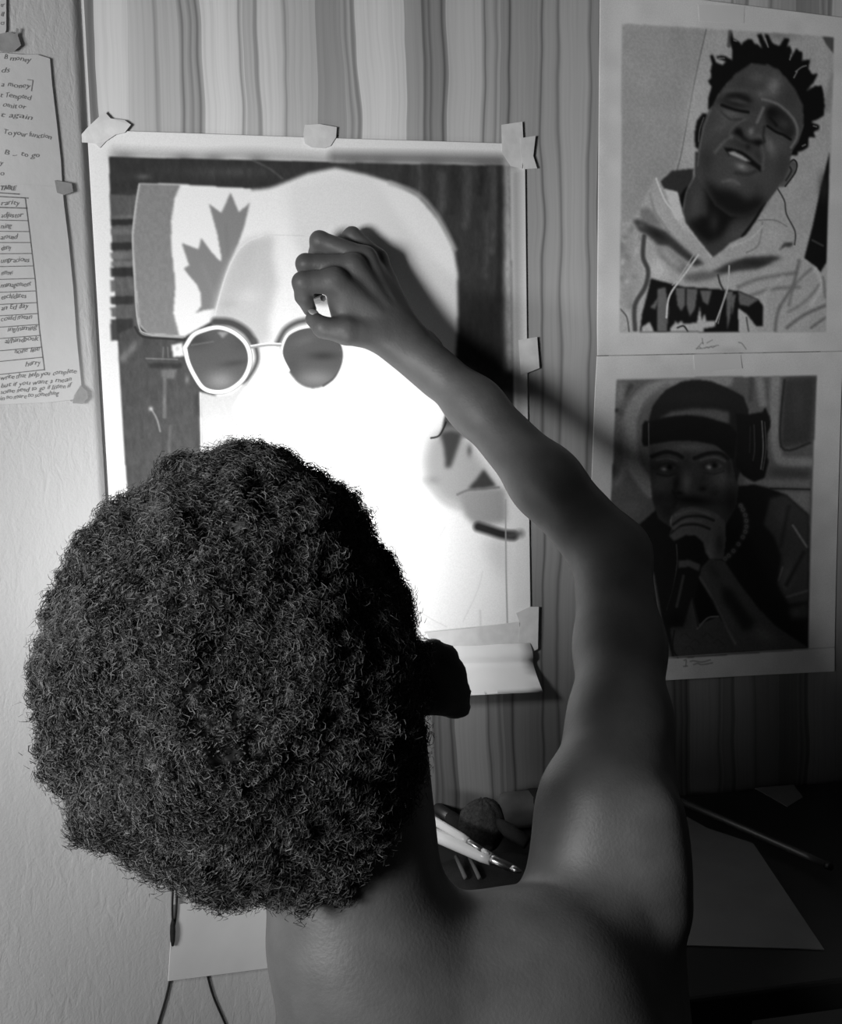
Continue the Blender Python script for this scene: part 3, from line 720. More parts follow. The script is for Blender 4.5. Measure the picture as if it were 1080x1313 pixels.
# hair in short locs
U.poly([(140, 590), (145, 500), (165, 430), (140, 395), (160, 370), (158, 320), (168, 275), (152, 222), (172, 215), (196, 270), (240, 285), (260, 262), (200, 240), (200, 225), (250, 222), (300, 250), (305, 190), (286, 120), (300, 60), (312, 108), (350, 130), (365, 150), (375, 130), (410, 112), (440, 115), (450, 140), (480, 150), (505, 178), (470, 82), (500, 74), (520, 120), (545, 165), (520, 80), (545, 82), (575, 140), (620, 158), (655, 102), (690, 108), (672, 165), (690, 155), (705, 190), (690, 245), (735, 172), (752, 190), (775, 200), (772, 255), (828, 248), (815, 310), (840, 345), (880, 345), (850, 405), (800, 460), (860, 425), (905, 425), (918, 480), (925, 560), (918, 625), (880, 650), (830, 668), (890, 690), (885, 720), (850, 735), (862, 772), (820, 768), (812, 840), (780, 860), (745, 870), (740, 895), (695, 890), (705, 860), (745, 800), (782, 690), (775, 550), (725, 450), (665, 375), (610, 315), (545, 285), (430, 278), (330, 345), (270, 410), (215, 480), (175, 560)], 0.045, 0.7)
for l in ([(730, 330), (770, 300), (800, 290)], [(718, 370), (740, 330)], [(850, 695), (870, 700)], [(775, 830), (795, 820)], [(525, 110), (545, 165)], [(315, 120), (330, 125)], [(700, 220), (690, 250)], [(215, 240), (250, 240)]):
    U.line(l, 9, 0.45, 0.7, 0.8)
U.grain(0.045, 2.0, 31, (1, 1), pic); U.grain(0.03, 20, 32)
# signature under the picture
U.crop(860, 420, 7.714)
for l in ([(240, 215), (275, 175), (300, 150), (310, 160)], [(300, 110), (305, 165)], [(345, 155), (400, 125)], [(240, 210), (300, 208), (440, 180), (460, 178)], [(320, 205), (345, 195), (360, 205), (385, 190), (400, 200), (430, 185)], [(265, 190), (285, 205)]):
    U.line(l, 9, 0.40, 0.5, 0.8)
U.line([(660, 150), (690, 160), (730, 215)], 9, 0.36, 0.8, 0.8); U.blob(570, 230, 120, 40, 0.52, 0.5)
up = U.build('portrait_drawing', -0.0026, lift=lambda u, v: -0.0018 * np.exp(-((1 - v) / 0.06) ** 2) - 0.0012 * np.exp(-(u / 0.04) ** 2))
tag(up, 'finished graphite portrait of a man with short locs and a pale hooded top', 'drawing')

# ---- lower right portrait
L = Art([(764, 457), (1080, 451), (1068, 860), (748, 876)], 0.00096, 0.37, 0.37)
L.crop(780, 480, 4.0)
pic = L.mask([(40, 30), (560, 14), (1064, 8), (1018, 1404), (420, 1446), (-20, 1462)], 0.5)
L.mix(pic, 0.175)
L.line([(600, 30), (400, 30), (200, 90), (120, 200), (110, 330), (130, 470), (220, 600)], 70, 0.27, 3, 0.9, clip=pic)
L.line([(300, 60), (190, 160), (170, 330)], 24, 0.20, 3, 0.8, clip=pic); L.line([(110, 60), (70, 140), (60, 200)], 20, 0.10, 3, clip=pic); L.blob(60, 110, 30, 80, 0.26, 0.8, clip=pic)
L.blob(35, 185, 16, 12, 0.04, clip=pic); L.blob(30, 300, 40, 90, 0.21, 0.8, clip=pic); L.blob(20, 490, 30, 50, 0.08, 0.8, clip=pic); L.line([(70, 250), (90, 450), (40, 560)], 30, 0.22, 3, 0.7, clip=pic)
L.poly([(-10, 580), (90, 600), (220, 660), (230, 700), (110, 800), (-20, 800)], 0.16, 3, clip=pic); L.blob(130, 680, 60, 40, 0.2, 0.7, clip=pic)
L.line([(855, 10), (850, 250), (862, 400), (900, 445), (1030, 450)], 50, 0.27, 3, 0.9, clip=pic); L.line([(770, 20), (790, 150)], 40, 0.25, 3, clip=pic); L.line([(730, 20), (725, 130)], 22, 0.14, 2.5, clip=pic)
L.poly([(900, 18), (1064, 10), (1040, 350), (880, 375), (890, 200)], 0.10, 2.4, clip=pic); L.line([(900, 30), (885, 370), (1030, 352)], 10, 0.07, 1.5, clip=pic); L.blob(970, 150, 40, 100, 0.13, 0.6, clip=pic)
L.poly([(820, 480), (1030, 490), (1030, 530), (830, 520)], 0.12, 3, clip=pic); L.poly([(700, 535), (1030, 545), (1030, 585), (800, 575), (690, 560)], 0.23, 2, clip=pic); L.line([(830, 585), (1030, 590)], 9, 0.06, 1.2, clip=pic); L.poly([(870, 600), (1030, 600), (1030, 720)], 0.24, 1.5, clip=pic)
# jacket
L.crop(780, 620, 3.724)
L.poly([(105, 215), (150, 190), (215, 132), (240, 100), (620, 10), (700, 5), (760, 20), (845, 52), (955, 150), (955, 800), (300, 830), (250, 640), (215, 430), (160, 300)], 0.035, 1.0, clip=pic)
slv = [(770, 70), (845, 52), (955, 150), (952, 560), (860, 575), (805, 480), (825, 350), (790, 250), (740, 195), (760, 120)]
L.poly(slv, 0.105, 1.8, clip=pic); sm = L.mask(slv, 2) * pic
L.blob(850, 450, 30, 80, 0.15, 0.8, 10, clip=sm); L.blob(830, 160, 40, 60, 0.13, 0.7, clip=sm); L.line([(880, 200), (945, 300)], 10, 0.24, 1.4, clip=sm); L.line([(930, 330), (850, 480)], 16, 0.06, 2.5, clip=sm); L.line([(850, 540), (950, 510)], 10, 0.17, 1.5, clip=sm); L.line([(810, 460), (830, 400)], 8, 0.2, 1.4, clip=sm); L.line([(860, 110), (820, 300)], 14, 0.07, 3, clip=sm)
L.poly([(860, 590), (950, 570), (950, 640), (870, 650)], 0.09, 2, clip=pic); L.blob(890, 615, 26, 20, 0.13, 0.8, clip=pic)
# shirt and arm
L.poly([(290, 690), (350, 620), (395, 540), (430, 670), (520, 628), (560, 680), (620, 805), (310, 830)], 0.115, 1.2, clip=pic)
L.poly([(430, 460), (520, 630), (430, 665), (405, 560)], 0.02, 1.2, clip=pic)
L.line([(420, 690), (470, 640), (520, 632)], 7, 0.2, 0.9); L.line([(400, 560), (425, 680)], 6, 0.06, 0.9); L.line([(310, 700), (300, 780), (325, 825)], 7, 0.05, 1)
for cx, cy in ((360, 730), (410, 760), (470, 730), (520, 760), (380, 790)):
    L.line([(cx - 25, cy), (cx, cy - 18), (cx + 25, cy + 6)], 4, 0.085, 0.8, 0.8)
arm = [(440, 400), (480, 360), (550, 365), (620, 470), (720, 600), (800, 680), (952, 782), (800, 800), (610, 802), (560, 690), (500, 560), (430, 450)]
L.poly(arm, 0.125, 1.2, clip=pic); am = L.mask(arm, 1.5) * pic
L.poly([(535, 480), (590, 510), (640, 590), (695, 660), (690, 695), (640, 700), (590, 620), (545, 560)], 0.05, 3, clip=am); L.line([(430, 445), (490, 545), (560, 690), (600, 760)], 12, 0.22, 1.8, 0.8, clip=am); L.blob(740, 720, 60, 30, 0.17, 0.8, 30, clip=am); L.blob(500, 420, 26, 60, 0.09, 0.8, -30, clip=am)
L.line([(628, 105), (650, 150), (655, 210), (640, 255), (600, 320), (552, 360)], 24, 0.05, 1.2, clip=pic)
ch = spline([(630, 105), (652, 150), (657, 205), (640, 255), (595, 320), (555, 358)], False, 4)
for p in ch[::2]:
    L.blob(p[0], p[1], 11, 11, 0.24, 0.9); L.blob(p[0], p[1], 4, 4, 0.06, 0.9)
L.line([(322, 290), (325, 380), (305, 500), (275, 600)], 5, 0.17, 0.8, 0.8)
# face
L.crop(780, 480, 4.0)
fc = [(205, 350), (350, 330), (550, 355), (620, 420), (640, 500), (665, 570), (650, 680), (600, 770), (480, 800), (330, 790), (255, 740), (222, 640), (212, 500)]
fm = L.mask(fc, 0.9)
L.mix(fm, 0.115)
for cx, cy, rx, ry, t, al, r in [(420, 375, 110, 22, 0.175, 0.9, 0), (270, 550, 46, 50, 0.165, 0.9, 0), (585, 545, 50, 50, 0.17, 0.9, 0), (400, 560, 24, 54, 0.20, 1, 0), (450, 590, 40, 26, 0.13, 0.8, 0), (345, 560, 18, 60, 0.055, 0.9, 8), (480, 585, 22, 16, 0.04, 1, 0), (360, 608, 22, 12, 0.05, 1, 0), (250, 640, 40, 40, 0.06, 0.8, 0), (630, 650, 50, 90, 0.045, 0.9, 0), (430, 645, 130, 28, 0.035, 0.95, 5), (300, 700, 50, 60, 0.06, 0.9, 0), (540, 610, 30, 30, 0.07, 0.7, 0), (480, 540, 20, 40, 0.09, 0.8, 20), (400, 440, 24, 40, 0.08, 0.7, 0), (620, 470, 20, 60, 0.06, 0.8, 0)]:
    L.blob(cx, cy, rx, ry, t, al, r, clip=fm)
L.line([(222, 420), (290, 398), (345, 408), (375, 425)], 20, 0.04, 1.5); L.line([(440, 430), (510, 405), (570, 405), (610, 430)], 20, 0.04, 1.5)
L.line([(245, 440), (300, 430), (350, 445)], 8, 0.17, 1.5, 0.8); L.line([(470, 440), (540, 425), (595, 445)], 8, 0.18, 1.5, 0.8)
L.blob(300, 474, 60, 22, 0.05, 0.95); L.poly([(255, 485), (280, 465), (320, 462), (345, 480), (310, 498), (275, 498)], 0.16, 0.8); L.blob(312, 475, 20, 20, 0.02); L.blob(283, 486, 11, 8, 0.30)
L.blob(530, 468, 64, 24, 0.05, 0.95); L.poly([(490, 475), (515, 455), (560, 452), (585, 470), (550, 490), (510, 490)], 0.16, 0.8); L.blob(542, 466, 20, 19, 0.02); L.blob(514, 476, 11, 9, 0.30)
L.line([(250, 510), (300, 520), (345, 505)], 8, 0.06, 1.6, 0.8); L.line([(490, 505), (540, 510), (590, 495)], 8, 0.07, 1.6, 0.8); L.line([(330, 600), (345, 640), (330, 680)], 14, 0.05, 2, 0.7)
# cap, band and headphones
L.poly([(205, 355), (205, 235), (225, 160), (290, 80), (370, 38), (440, 26), (520, 34), (610, 70), (690, 112), (716, 180), (712, 330), (680, 480), (655, 560), (625, 440), (560, 362), (460, 342), (350, 336), (270, 346)], 0.05, 0.9)
L.poly([(255, 228), (320, 192), (430, 175), (540, 178), (618, 195), (615, 256), (560, 240), (480, 216), (400, 210), (310, 222)], 0.165, 1.8); L.blob(450, 120, 150, 40, 0.062, 0.8)
L.poly([(208, 240), (310, 218), (400, 210), (500, 222), (618, 258), (660, 300), (640, 440), (600, 400), (540, 358), (440, 340), (330, 338), (208, 360)], 0.028, 0.9)
L.poly([(172, 255), (185, 240), (206, 240), (206, 370), (180, 370), (170, 350)], 0.03, 0.7); L.line([(204, 250), (205, 370)], 4, 0.17, 0.6)
L.poly([(650, 200), (715, 205), (790, 192), (802, 168), (828, 225), (830, 270), (815, 300), (812, 420), (822, 440), (800, 530), (745, 552), (690, 520), (650, 470), (660, 300)], 0.03, 0.8)
L.line([(785, 240), (792, 380), (780, 485)], 6, 0.20, 0.8); L.line([(800, 245), (806, 380), (790, 490)], 4, 0.15, 0.7); L.line([(745, 260), (748, 380), (740, 440)], 6, 0.10, 1); L.line([(725, 270), (722, 400)], 5, 0.07, 1)
# hand and microphone
L.crop(780, 620, 3.724)
L.poly([(335, 265), (370, 240), (420, 245), (458, 285), (450, 360), (432, 415), (330, 400)], 0.03, 0.9)
L.poly([(330, 400), (432, 415), (375, 610), (350, 680), (280, 680), (270, 610)], 0.035, 1.0); L.poly([(332, 368), (380, 362), (436, 385), (430, 418), (380, 395), (330, 402)], 0.155, 0.9)
L.line([(355, 440), (335, 530), (322, 585)], 12, 0.12, 1.4); L.blob(320, 650, 50, 40, 0.018, 0.9)
hd = [(290, 175), (305, 145), (345, 118), (400, 108), (470, 122), (525, 150), (556, 185), (558, 270), (545, 360), (485, 362), (462, 330), (450, 280), (415, 248), (365, 245), (335, 262), (308, 272), (288, 250), (300, 215)]
L.poly(hd, 0.165, 1.0); hm = L.mask(hd, 1.2)
for l in ([(305, 195), (360, 160), (440, 155), (500, 175)], [(295, 235), (345, 200), (420, 195), (480, 215)]):
    L.line(l, 12, 0.06, 1.4, 0.9, clip=hm)
L.line([(320, 150), (400, 128), (480, 145)], 10, 0.21, 1.4, 0.8, clip=hm); L.line([(310, 215), (360, 180), (440, 176)], 9, 0.2, 1.4, 0.8, clip=hm); L.blob(530, 290, 24, 60, 0.08, 0.8, clip=hm); L.blob(480, 330, 18, 40, 0.21, 0.8, clip=hm)
L.line([(298, 155), (292, 200)], 8, 0.26, 1, clip=hm)
L.grain(0.06, 2.0, 41, (1, 1), pic); L.grain(0.03, 18, 42)
# small signature and the fold of the foot margin
for l in ([(355, 840), (365, 838), (362, 868)], [(352, 868), (370, 866)], [(385, 845), (400, 842), (440, 848), (480, 838)], [(400, 860), (420, 854), (440, 860), (490, 852)]):
    L.line(l, 6, 0.22, 0.6, 0.8)
L.line([(275, 826), (600, 806), (960, 786), (1075, 778)], 4, 0.29, 0.8)
lo = L.build('portrait_drawing', -0.0019, lift=lambda u, v: -0.0022 * np.exp(-(v / 0.07) ** 2) - 0.003 * v ** 6 - 0.001 * np.sin(u * 6) * v)
tag(lo, 'finished graphite portrait of a man in cap and headphones holding a microphone, lower right', 'drawing')

# ------------------------------------------------------------------ tape
def tape(pts, depth, label, group, mat=None, thick=0.00025, curl=0.0, wall='back'):
    """a strip of tape: outline in photo points, stuck at the given depth"""
    bm = bmesh.new()
    if wall == 'back':
        P = [at(x, y, depth) for x, y in pts]; off = (0, thick, 0)
        N = np.array([0, -1.0, 0])
    else:
        P = [onl(x, y, depth) for x, y in pts]; off = -LNORM * thick
        N = LNORM
    if curl:
        P = [p + N * curl * (i % 2) for i, p in enumerate(P)]
    add_prism(bm, P, off)
    o = bm_obj('tape_strip', bm, mat or M_TAPE)
    return tag(o, label, 'tape', group)
G1 = 'tape holding the large drawing'
c = tape([(96, 182), (112, 164), (134, 143), (142, 152), (160, 154), (168, 160), (160, 170), (148, 173), (136, 181), (128, 190), (122, 184), (110, 183)], -0.0072, 'torn tape strip at the top left corner of the large drawing', G1, curl=0.0006)
tape([(391, 160), (410, 159), (432, 163), (431, 176), (424, 187), (416, 190), (400, 189), (391, 184), (389, 172)], -0.0056, 'short tape tab at the middle of the top edge of the large drawing', G1)
tape([(643, 160), (670, 156), (671, 176), (670, 216), (655, 213), (644, 196)], -0.0056, 'upright tape strip over the top right corner of the large drawing', G1)
tape([(668, 177), (687, 174), (684, 200), (689, 216), (672, 217), (668, 196)], -0.0060, 'jagged side strip of tape beside the top right corner of the large drawing', G1)
tape([(665, 436), (689, 432), (692, 472), (677, 478), (668, 481)], -0.0058, 'short tape tab halfway down the right edge of the large drawing', G1)
tape([(547, 811), (600, 806), (666, 797), (668, 830), (620, 830), (560, 835), (552, 822)], -0.0064, 'long smudged tape band along the bottom edge of the large drawing', G1)
tape([(662, 786), (680, 778), (691, 778), (690, 832), (676, 840), (664, 832), (667, 800)], -0.0069, 'crumpled tape at the bottom right corner of the large drawing', G1)
tape([(896, 6), (955, 8), (954, 30), (897, 27)], -0.0030, 'faint tape at the top edge of the upper right portrait', None, M_PAPER)
tape([(890, 455), (950, 455), (952, 472), (905, 476), (891, 474)], -0.0048, 'faint tape bridging the upper and lower portraits on the right', None, M_PAPER)

# ------------------------------------------------------------------ loose sheet curling below the drawing
prof = [(826, -0.0072), (831, -0.0095), (836, -0.0125), (842, -0.0125), (847, -0.0090), (850, -0.0085), (855, -0.011), (861, -0.017), (867, -0.025), (873, -0.034), (878, -0.041)]
rows = []
for k, (y, Y) in enumerate(prof):
    t = k / (len(prof) - 1)
    x1 = 678 + 6 * t
    row = []
    for j in range(13):
        s = j / 12.0
        xr = 470 + (x1 - 470) * s
        yy = y - 8.0 * (s - 0.6)
        p = at(xr, yy, 0.0); p[1] = Y - 0.0012 * math.sin(s * 7 + k * 0.4)
        row.append(p)
    rows.append(row)
vs = [p for r in rows for p in r]
nb = len(vs)
vs += [p + np.array([0, 0.0003, 0.0002]) for p in vs]
fs = []
for i in range(len(rows) - 1):
    for j in range(12):
        q = (i * 13 + j, (i + 1) * 13 + j, (i + 1) * 13 + j + 1, i * 13 + j + 1)
        fs += [q, tuple(nb + v for v in q[::-1])]
ringi = [j for j in range(13)] + [i * 13 + 12 for i in range(1, len(rows))] + [(len(rows) - 1) * 13 + j for j in range(11, -1, -1)] + [i * 13 for i in range(len(rows) - 2, 0, -1)]
for a1, b1 in zip(ringi, ringi[1:] + ringi[:1]):
    fs.append((a1, b1, nb + b1, nb + a1))
fl = mesh_obj('paper_sheet', vs, fs, M_PAPER, smooth=True)
tag(fl, 'blank white sheet curling off the wall below the large drawing', 'paper')

# ------------------------------------------------------------------ handwritten notes on the plaster
def note(name, pts, label, lift):
    bm = bmesh.new()
    P = [onl(x, y, lift) for x, y in pts]
    add_prism(bm, P, -LNORM * 0.0003)
    return tag(bm_obj(name, bm, M_NOTE), label, 'paper', 'handwritten sheets on the plaster')

def write(parent, txt, x, y, h, slope=0.0, width=None, shear=0.25, lift=0.004, bold=0.0):
    """handwriting as thin ink meshes lying on the note, at a photo point, h = letter height in photo pixels"""
    cu = bpy.data.curves.new('handwriting', 'FONT')
    cu.body = txt
    cu.shear = shear
    cu.offset = bold
    cu.resolution_u = 2
    tmp = bpy.data.objects.new('tmp', cu)
    COL.objects.link(tmp)
    me = bpy.data.meshes.new_from_object(tmp.evaluated_get(bpy.context.evaluated_depsgraph_get()))
    bpy.data.objects.remove(tmp); bpy.data.curves.remove(cu)
    V = np.empty(len(me.vertices) * 3, np.float32); me.vertices.foreach_get('co', V); V = V.reshape(-1, 3)
    if not len(V): return
    sc = h / 0.7
    sx = sc if width is None else width / max(V[:, 0].max(), 1e-6)
    for v in V:
        jx = 0.5 * math.sin(v[0] * 5.1 + y); jy = 0.8 * math.sin(v[0] * 3.3 + x)
        px, py = x + v[0] * sx + jx, y - v[1] * sc + slope * v[0] * sx + jy
        v[:] = onl(px, py, lift)
    me.vertices.foreach_set('co', V.ravel())
    me.update(); me.materials.clear(); me.materials.append(M_INK)
    o = bpy.data.objects.new('handwriting', me)
    COL.objects.link(o)
    adopt(o, parent)

def rule(parent, pts, w_=0.9, lift=0.0041):
    bm = bmesh.new()
    for (x0, y0), (x1, y1) in zip(pts, pts[1:]):
        d = math.hypot(x1 - x0, y1 - y0)
        nx_, ny_ = -(y1 - y0) / d * w_ / 2, (x1 - x0) / d * w_ / 2
        vv = [bm.verts.new(Vector(onl(*p, lift))) for p in ((x0 + nx_, y0 + ny_), (x1 + nx_, y1 + ny_), (x1 - nx_, y1 - ny_), (x0 - nx_, y0 - ny_))]
        bm.faces.new(vv)
    o = bm_obj('ruled_line', bm, M_INK)
    adopt(o, parent)

n1 = note('paper_note', [(-60, 60), (-20, 66), (30, 70), (48, 70), (64, 75), (67, 110), (73, 160), (78, 205), (80, 240), (40, 238), (-60, 232)], 'upper handwritten sheet on the left plaster wall, above the ruled table', 0.003)
n2 = note('paper_note', [(-60, 232), (40, 237), (80, 240), (82, 262), (88, 310), (94, 370), (98, 430), (103, 480), (105, 500), (98, 512), (60, 516), (-60, 521)], 'lower handwritten sheet with a ruled table on the left plaster wall', 0.0036)
n3 = note('paper_note', [(-60, -40), (6, -40), (8, 0), (8, 38), (6, 44), (-60, 40)], 'sheet corner at the top left edge of the photo, above the dark tape', 0.003)
for t, x, y, wd in [('B money', 4, 76, 36), ('ds', 1, 92, 11), ('a money', 1, 110, 38), ('t Tempted', 0, 124, 40), ('omit or', 3, 137, 30), ('t again', 0, 149, 42), ('To your function', 4, 172, 62), ('B ... to go', 5, 198, 46), ('y', 0, 211, 4), ('o', 0, 224, 5)]:
    write(n1, t, x, y, 6.5, 0.10, wd, lift=0.0034)
rule(n1, [(35, 102), (42, 103), (40, 117)], 0.8, 0.0036)
write(n2, 'TABLE', 0, 243, 5.5, 0.03, 21, bold=0.03)
rule(n2, [(-20, 246), (25, 249)], 1.5); rule(n2, [(-20, 251), (36, 254)], 1.5)
rule(n2, [(32, 253), (38, 300), (45, 360), (50, 420), (57, 475)], 1.0)
rows_ = [267, 283, 297, 311, 325, 341, 357, 373, 388, 402, 416, 430, 445, 458, 474]
for k, y in enumerate(rows_):
    s = 0.03 - 0.010 * k
    x1 = 34 + (y - 260) * 0.106
    rule(n2, [(-30, y - (30 + x1) * s), (x1, y)], 1.1 if k else 1.6)
for k, t in enumerate(['rarity', 'adjustor', 'ning', 'around', 'deny', 'ungracious', 'remove', 'management', 'each/dates', 'an Ed day', 'could mean', 'ing/naming', 'al/handbook', 'none line', 'hurry']):
    y = rows_[k] - 4.5
    x1 = 34 + (y - 260) * 0.106
    wd = [25, 29, 15, 22, 14, 37, 16, 40, 33, 36, 40, 38, 44, 33, 20][k]
    write(n2, t, max(0.5, x1 - wd - 4) if k > 10 else 0.5, y, 6.5, 0.02 - 0.010 * k, wd)
for t, x, y, wd in [('write that help you complete', 0, 487, 98), ('but if you want a mean', 0, 497, 92), ('some need to go if listen if', 0, 505, 92), ('in no more to something', 0, 513, 76)]:
    write(n2, t, x, y, 6, -0.09, wd)
for t, y in (('er', 8), ('ill', 20), ('co', 31)):
    write(n3, t, 0, y, 6, 0.08, 6, lift=0.0034)
tape([(-8, 45), (10, 41), (20, 43), (21, 36), (24, 37), (23, 46), (27, 58), (18, 66), (4, 67), (-6, 62)], 0.0046, 'dark ragged tape above the upper handwritten sheet', 'tape on the handwritten sheets', M_TAPEDARK, wall='left')
tape([(70, 231), (92, 235), (94, 246), (82, 250), (73, 247)], 0.0048, 'small grey tape square joining the two handwritten sheets', 'tape on the handwritten sheets', M_TAPEDARK, wall='left')
tape([(104, 494), (112, 502), (113, 510), (106, 518), (93, 517), (96, 507)], 0.0048, 'rounded grey tape at the foot corner of the ruled table sheet', 'tape on the handwritten sheets', M_TAPEDARK, wall='left')

# ------------------------------------------------------------------ card hanging low on the wall behind the shoulder
card_pts = [(222, 1160), (340, 1150), (347, 1241), (216, 1258)]
root = empty('hanging_card', onl(280, 1210, 0.0), 'white card hanging on a black cord low on the wall, under the hair', 'card')
bm = bmesh.new()
add_prism(bm, [onl(x, y, 0.004) for x, y in card_pts], -LNORM * 0.001)
adopt(bm_obj('card', bm, M_PAPER), root)
for pts in ([(224, 1100), (221, 1165), (223, 1195), (221, 1212)], [(228, 1110), (226, 1170), (221, 1200), (221, 1210)], [(221, 1205), (218, 1257), (203, 1313), (190, 1350)], [(266, 1250), (274, 1278), (289, 1313), (300, 1345)]):
    bm = bmesh.new()
    r = 0.0014 if pts[0][1] > 1150 else 0.0013
    P = spline([onl(x, y, 0.0016 if pts[0][1] > 1150 else 0.0056) for x, y in pts], False, 5)
    add_tube(bm, P, r, 8)
    adopt(bm_obj('cord', bm, M_CORD, smooth=True), root)
bm = bmesh.new()
add_tube(bm, [onl(221.5, y, 0.0076) for y in (1178, 1186, 1196, 1206, 1213)], [0.0012, 0.0030, 0.0033, 0.0028, 0.0012], 10)
adopt(bm_obj('knot', bm, M_CORD, smooth=True), root)

# ------------------------------------------------------------------ table and what lies on it
TX0, TX1, TY0 = 0.075, 1.35, -0.385
root = empty('table', (0.6, -0.2, 0), 'dark table with a smooth black top against the striped wall at lower right', 'table')
bm = bmesh.new(); add_box(bm, (TX0, TY0, TABLE_Z - 0.028), (TX1, -0.006, TABLE_Z), 0.003)
adopt(bm_obj('tabletop', bm, M_TABLE), root)
for x in (TX0 + 0.28, TX1 - 0.09):
    for y in (TY0 + 0.03, -0.08):
        bm = bmesh.new(); add_box(bm, (x, y, 0), (x + 0.05, y + 0.05, TABLE_Z - 0.028), 0.003)
        adopt(bm_obj('leg', bm, M_TABLE), root)
bm = bmesh.new(); add_box(bm, (TX0 + 0.06, -0.055, TABLE_Z - 0.10), (TX1 - 0.06, -0.04, TABLE_Z - 0.028))
adopt(bm_obj('apron', bm, M_TABLE), root)

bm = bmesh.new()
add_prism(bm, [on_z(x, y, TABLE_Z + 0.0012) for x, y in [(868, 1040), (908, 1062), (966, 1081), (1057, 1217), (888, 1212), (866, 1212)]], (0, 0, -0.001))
tag(bm_obj('paper_sheet', bm, M_SHEETDARK), 'paper sheet with shade painted into its grey, lying on the dark table under the thin rod', 'paper')

a, b_ = on_z(862, 1022, TABLE_Z + 0.010), on_z(1060, 1109, TABLE_Z + 0.010)
root = empty('rod', (a + b_) / 2 - np.array([0, 0, 0.009]), 'thin dark rod lying across the shade-toned sheet on the table', 'rod')
bm = bmesh.new(); add_tube(bm, [a + (b_ - a) * t for t in np.linspace(0, 1, 9)], [0.0042] * 8 + [0.0034], 12)
adopt(bm_obj('shaft', bm, M_ROD, smooth=True), root)
bm = bmesh.new(); d = (b_ - a) / np.linalg.norm(b_ - a); add_tube(bm, [b_, b_ + d * 0.006], [0.0046, 0.004], 12)
adopt(bm_obj('end_cap', bm, M_BLACK, smooth=True), root)

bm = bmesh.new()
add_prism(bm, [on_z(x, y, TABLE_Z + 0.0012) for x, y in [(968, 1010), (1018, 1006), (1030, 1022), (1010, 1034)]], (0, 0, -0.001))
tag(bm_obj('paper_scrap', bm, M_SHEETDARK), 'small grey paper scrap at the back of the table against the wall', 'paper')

# dark pouch with brushes beside the neck
pz = TABLE_Z
c0 = on_z(612, 1122, pz)
root = empty('pencil_pouch', (c0[0], c0[1], pz), 'dark cloth pouch of brushes on the table beside the neck', 'pouch')
bm = bmesh.new()
bmesh.ops.create_uvsphere(bm, u_segments=28, v_segments=14, radius=1.0)
for v in bm.verts:
    x, y, z = v.co
    rr = 1 + 0.05 * math.sin(5 * math.atan2(y, x)) * (1 - z * z)
    v.co = Vector((c0[0] + 0.01 + x * 0.088 * rr, c0[1] - 0.026 + y * 0.052 * rr, pz + max(z, -0.0) * 0.026 + (0.0005 if z <= 0 else 0)))
adopt(bm_obj('pouch_body', bm, M_CASE, smooth=True), root)
for s in range(2):
    bm = bmesh.new()
    add_tube(bm, [on_z(585 + 17 * s, 1098, pz + 0.032), on_z(597 + 18 * s, 1126, pz + 0.026)], 0.0022, 8)
    adopt(bm_obj('zip_tape', bm, M_RUBBER, smooth=True), root)

def pen(p0, p1, r, label, tip):
    """white handled brush or marker; p0 the hidden end, p1 the metal tip"""
    p0, p1 = np.array(p0), np.array(p1)
    root = empty('paint_brush', (p0 + p1) / 2, label, 'brush', 'white brushes beside the neck')
    q = lambda t: p0 + (p1 - p0) * t
    bm = bmesh.new(); add_tube(bm, [q(t) for t in (0, 0.05, 0.35, 0.7, 0.77)], [r * 0.6, r * 0.9, r, r, r * 0.85], 14)
    adopt(bm_obj('handle', bm, M_BRUSHWHITE, smooth=True), root)
    bm = bmesh.new(); add_tube(bm, [q(t) for t in (0.76, 0.80, 0.81, 0.93)], [r * 0.78, r * 0.74, r * 0.66, r * 0.6], 14)
    adopt(bm_obj('ferrule', bm, M_METAL, smooth=True), root)
    bm = bmesh.new(); add_tube(bm, [q(t) for t in (0.92, 0.96, 1.0)], [r * 0.55, r * 0.5, r * 0.2], 12)
    adopt(bm_obj('bristles', bm, tip, smooth=True), root)
pen(on_z(520, 1030, pz + 0.060), on_z(627, 1095, pz + 0.046), 0.0046, 'thinner white brush with short metal tip, the upper of the two by the neck', M_BRUSHWHITE)
pen(on_z(515, 1052, pz + 0.050), on_z(668, 1118, pz + 0.036), 0.0070, 'thicker white brush with long metal tip, the lower of the two by the neck', M_METAL)

c1 = on_z(621, 1060, pz + 0.032)
root = empty('powder_brush', (c1[0], c1[1], pz), 'round soft dark brush head standing behind the white brushes', 'brush')
bm = bmesh.new()
bmesh.ops.create_uvsphere(bm, u_segments=32, v_segments=18, radius=1.0)
for v in bm.verts:
    x, y, z = v.co
    f = 1 + 0.04 * math.sin(9 * math.atan2(y, x)) + 0.03 * math.sin(7 * z + 3 * x)
    v.co = Vector((c1[0] - 0.002 + x * 0.026 * f, c1[1] + y * 0.022 * f, c1[2] + 0.002 + z * 0.029 * f))
adopt(bm_obj('bristles', bm, M_SOFT, smooth=True), root)
bm = bmesh.new()
add_tube(bm, [c1 + np.array([0.010, -0.012, 0.012]), c1 + np.array([0.020, -0.026, 0.006]), c1 + np.array([0.036, -0.042, -0.002])], [0.004, 0.008, 0.007], 14)
adopt(bm_obj('handle', bm, M_CASE, smooth=True), root)

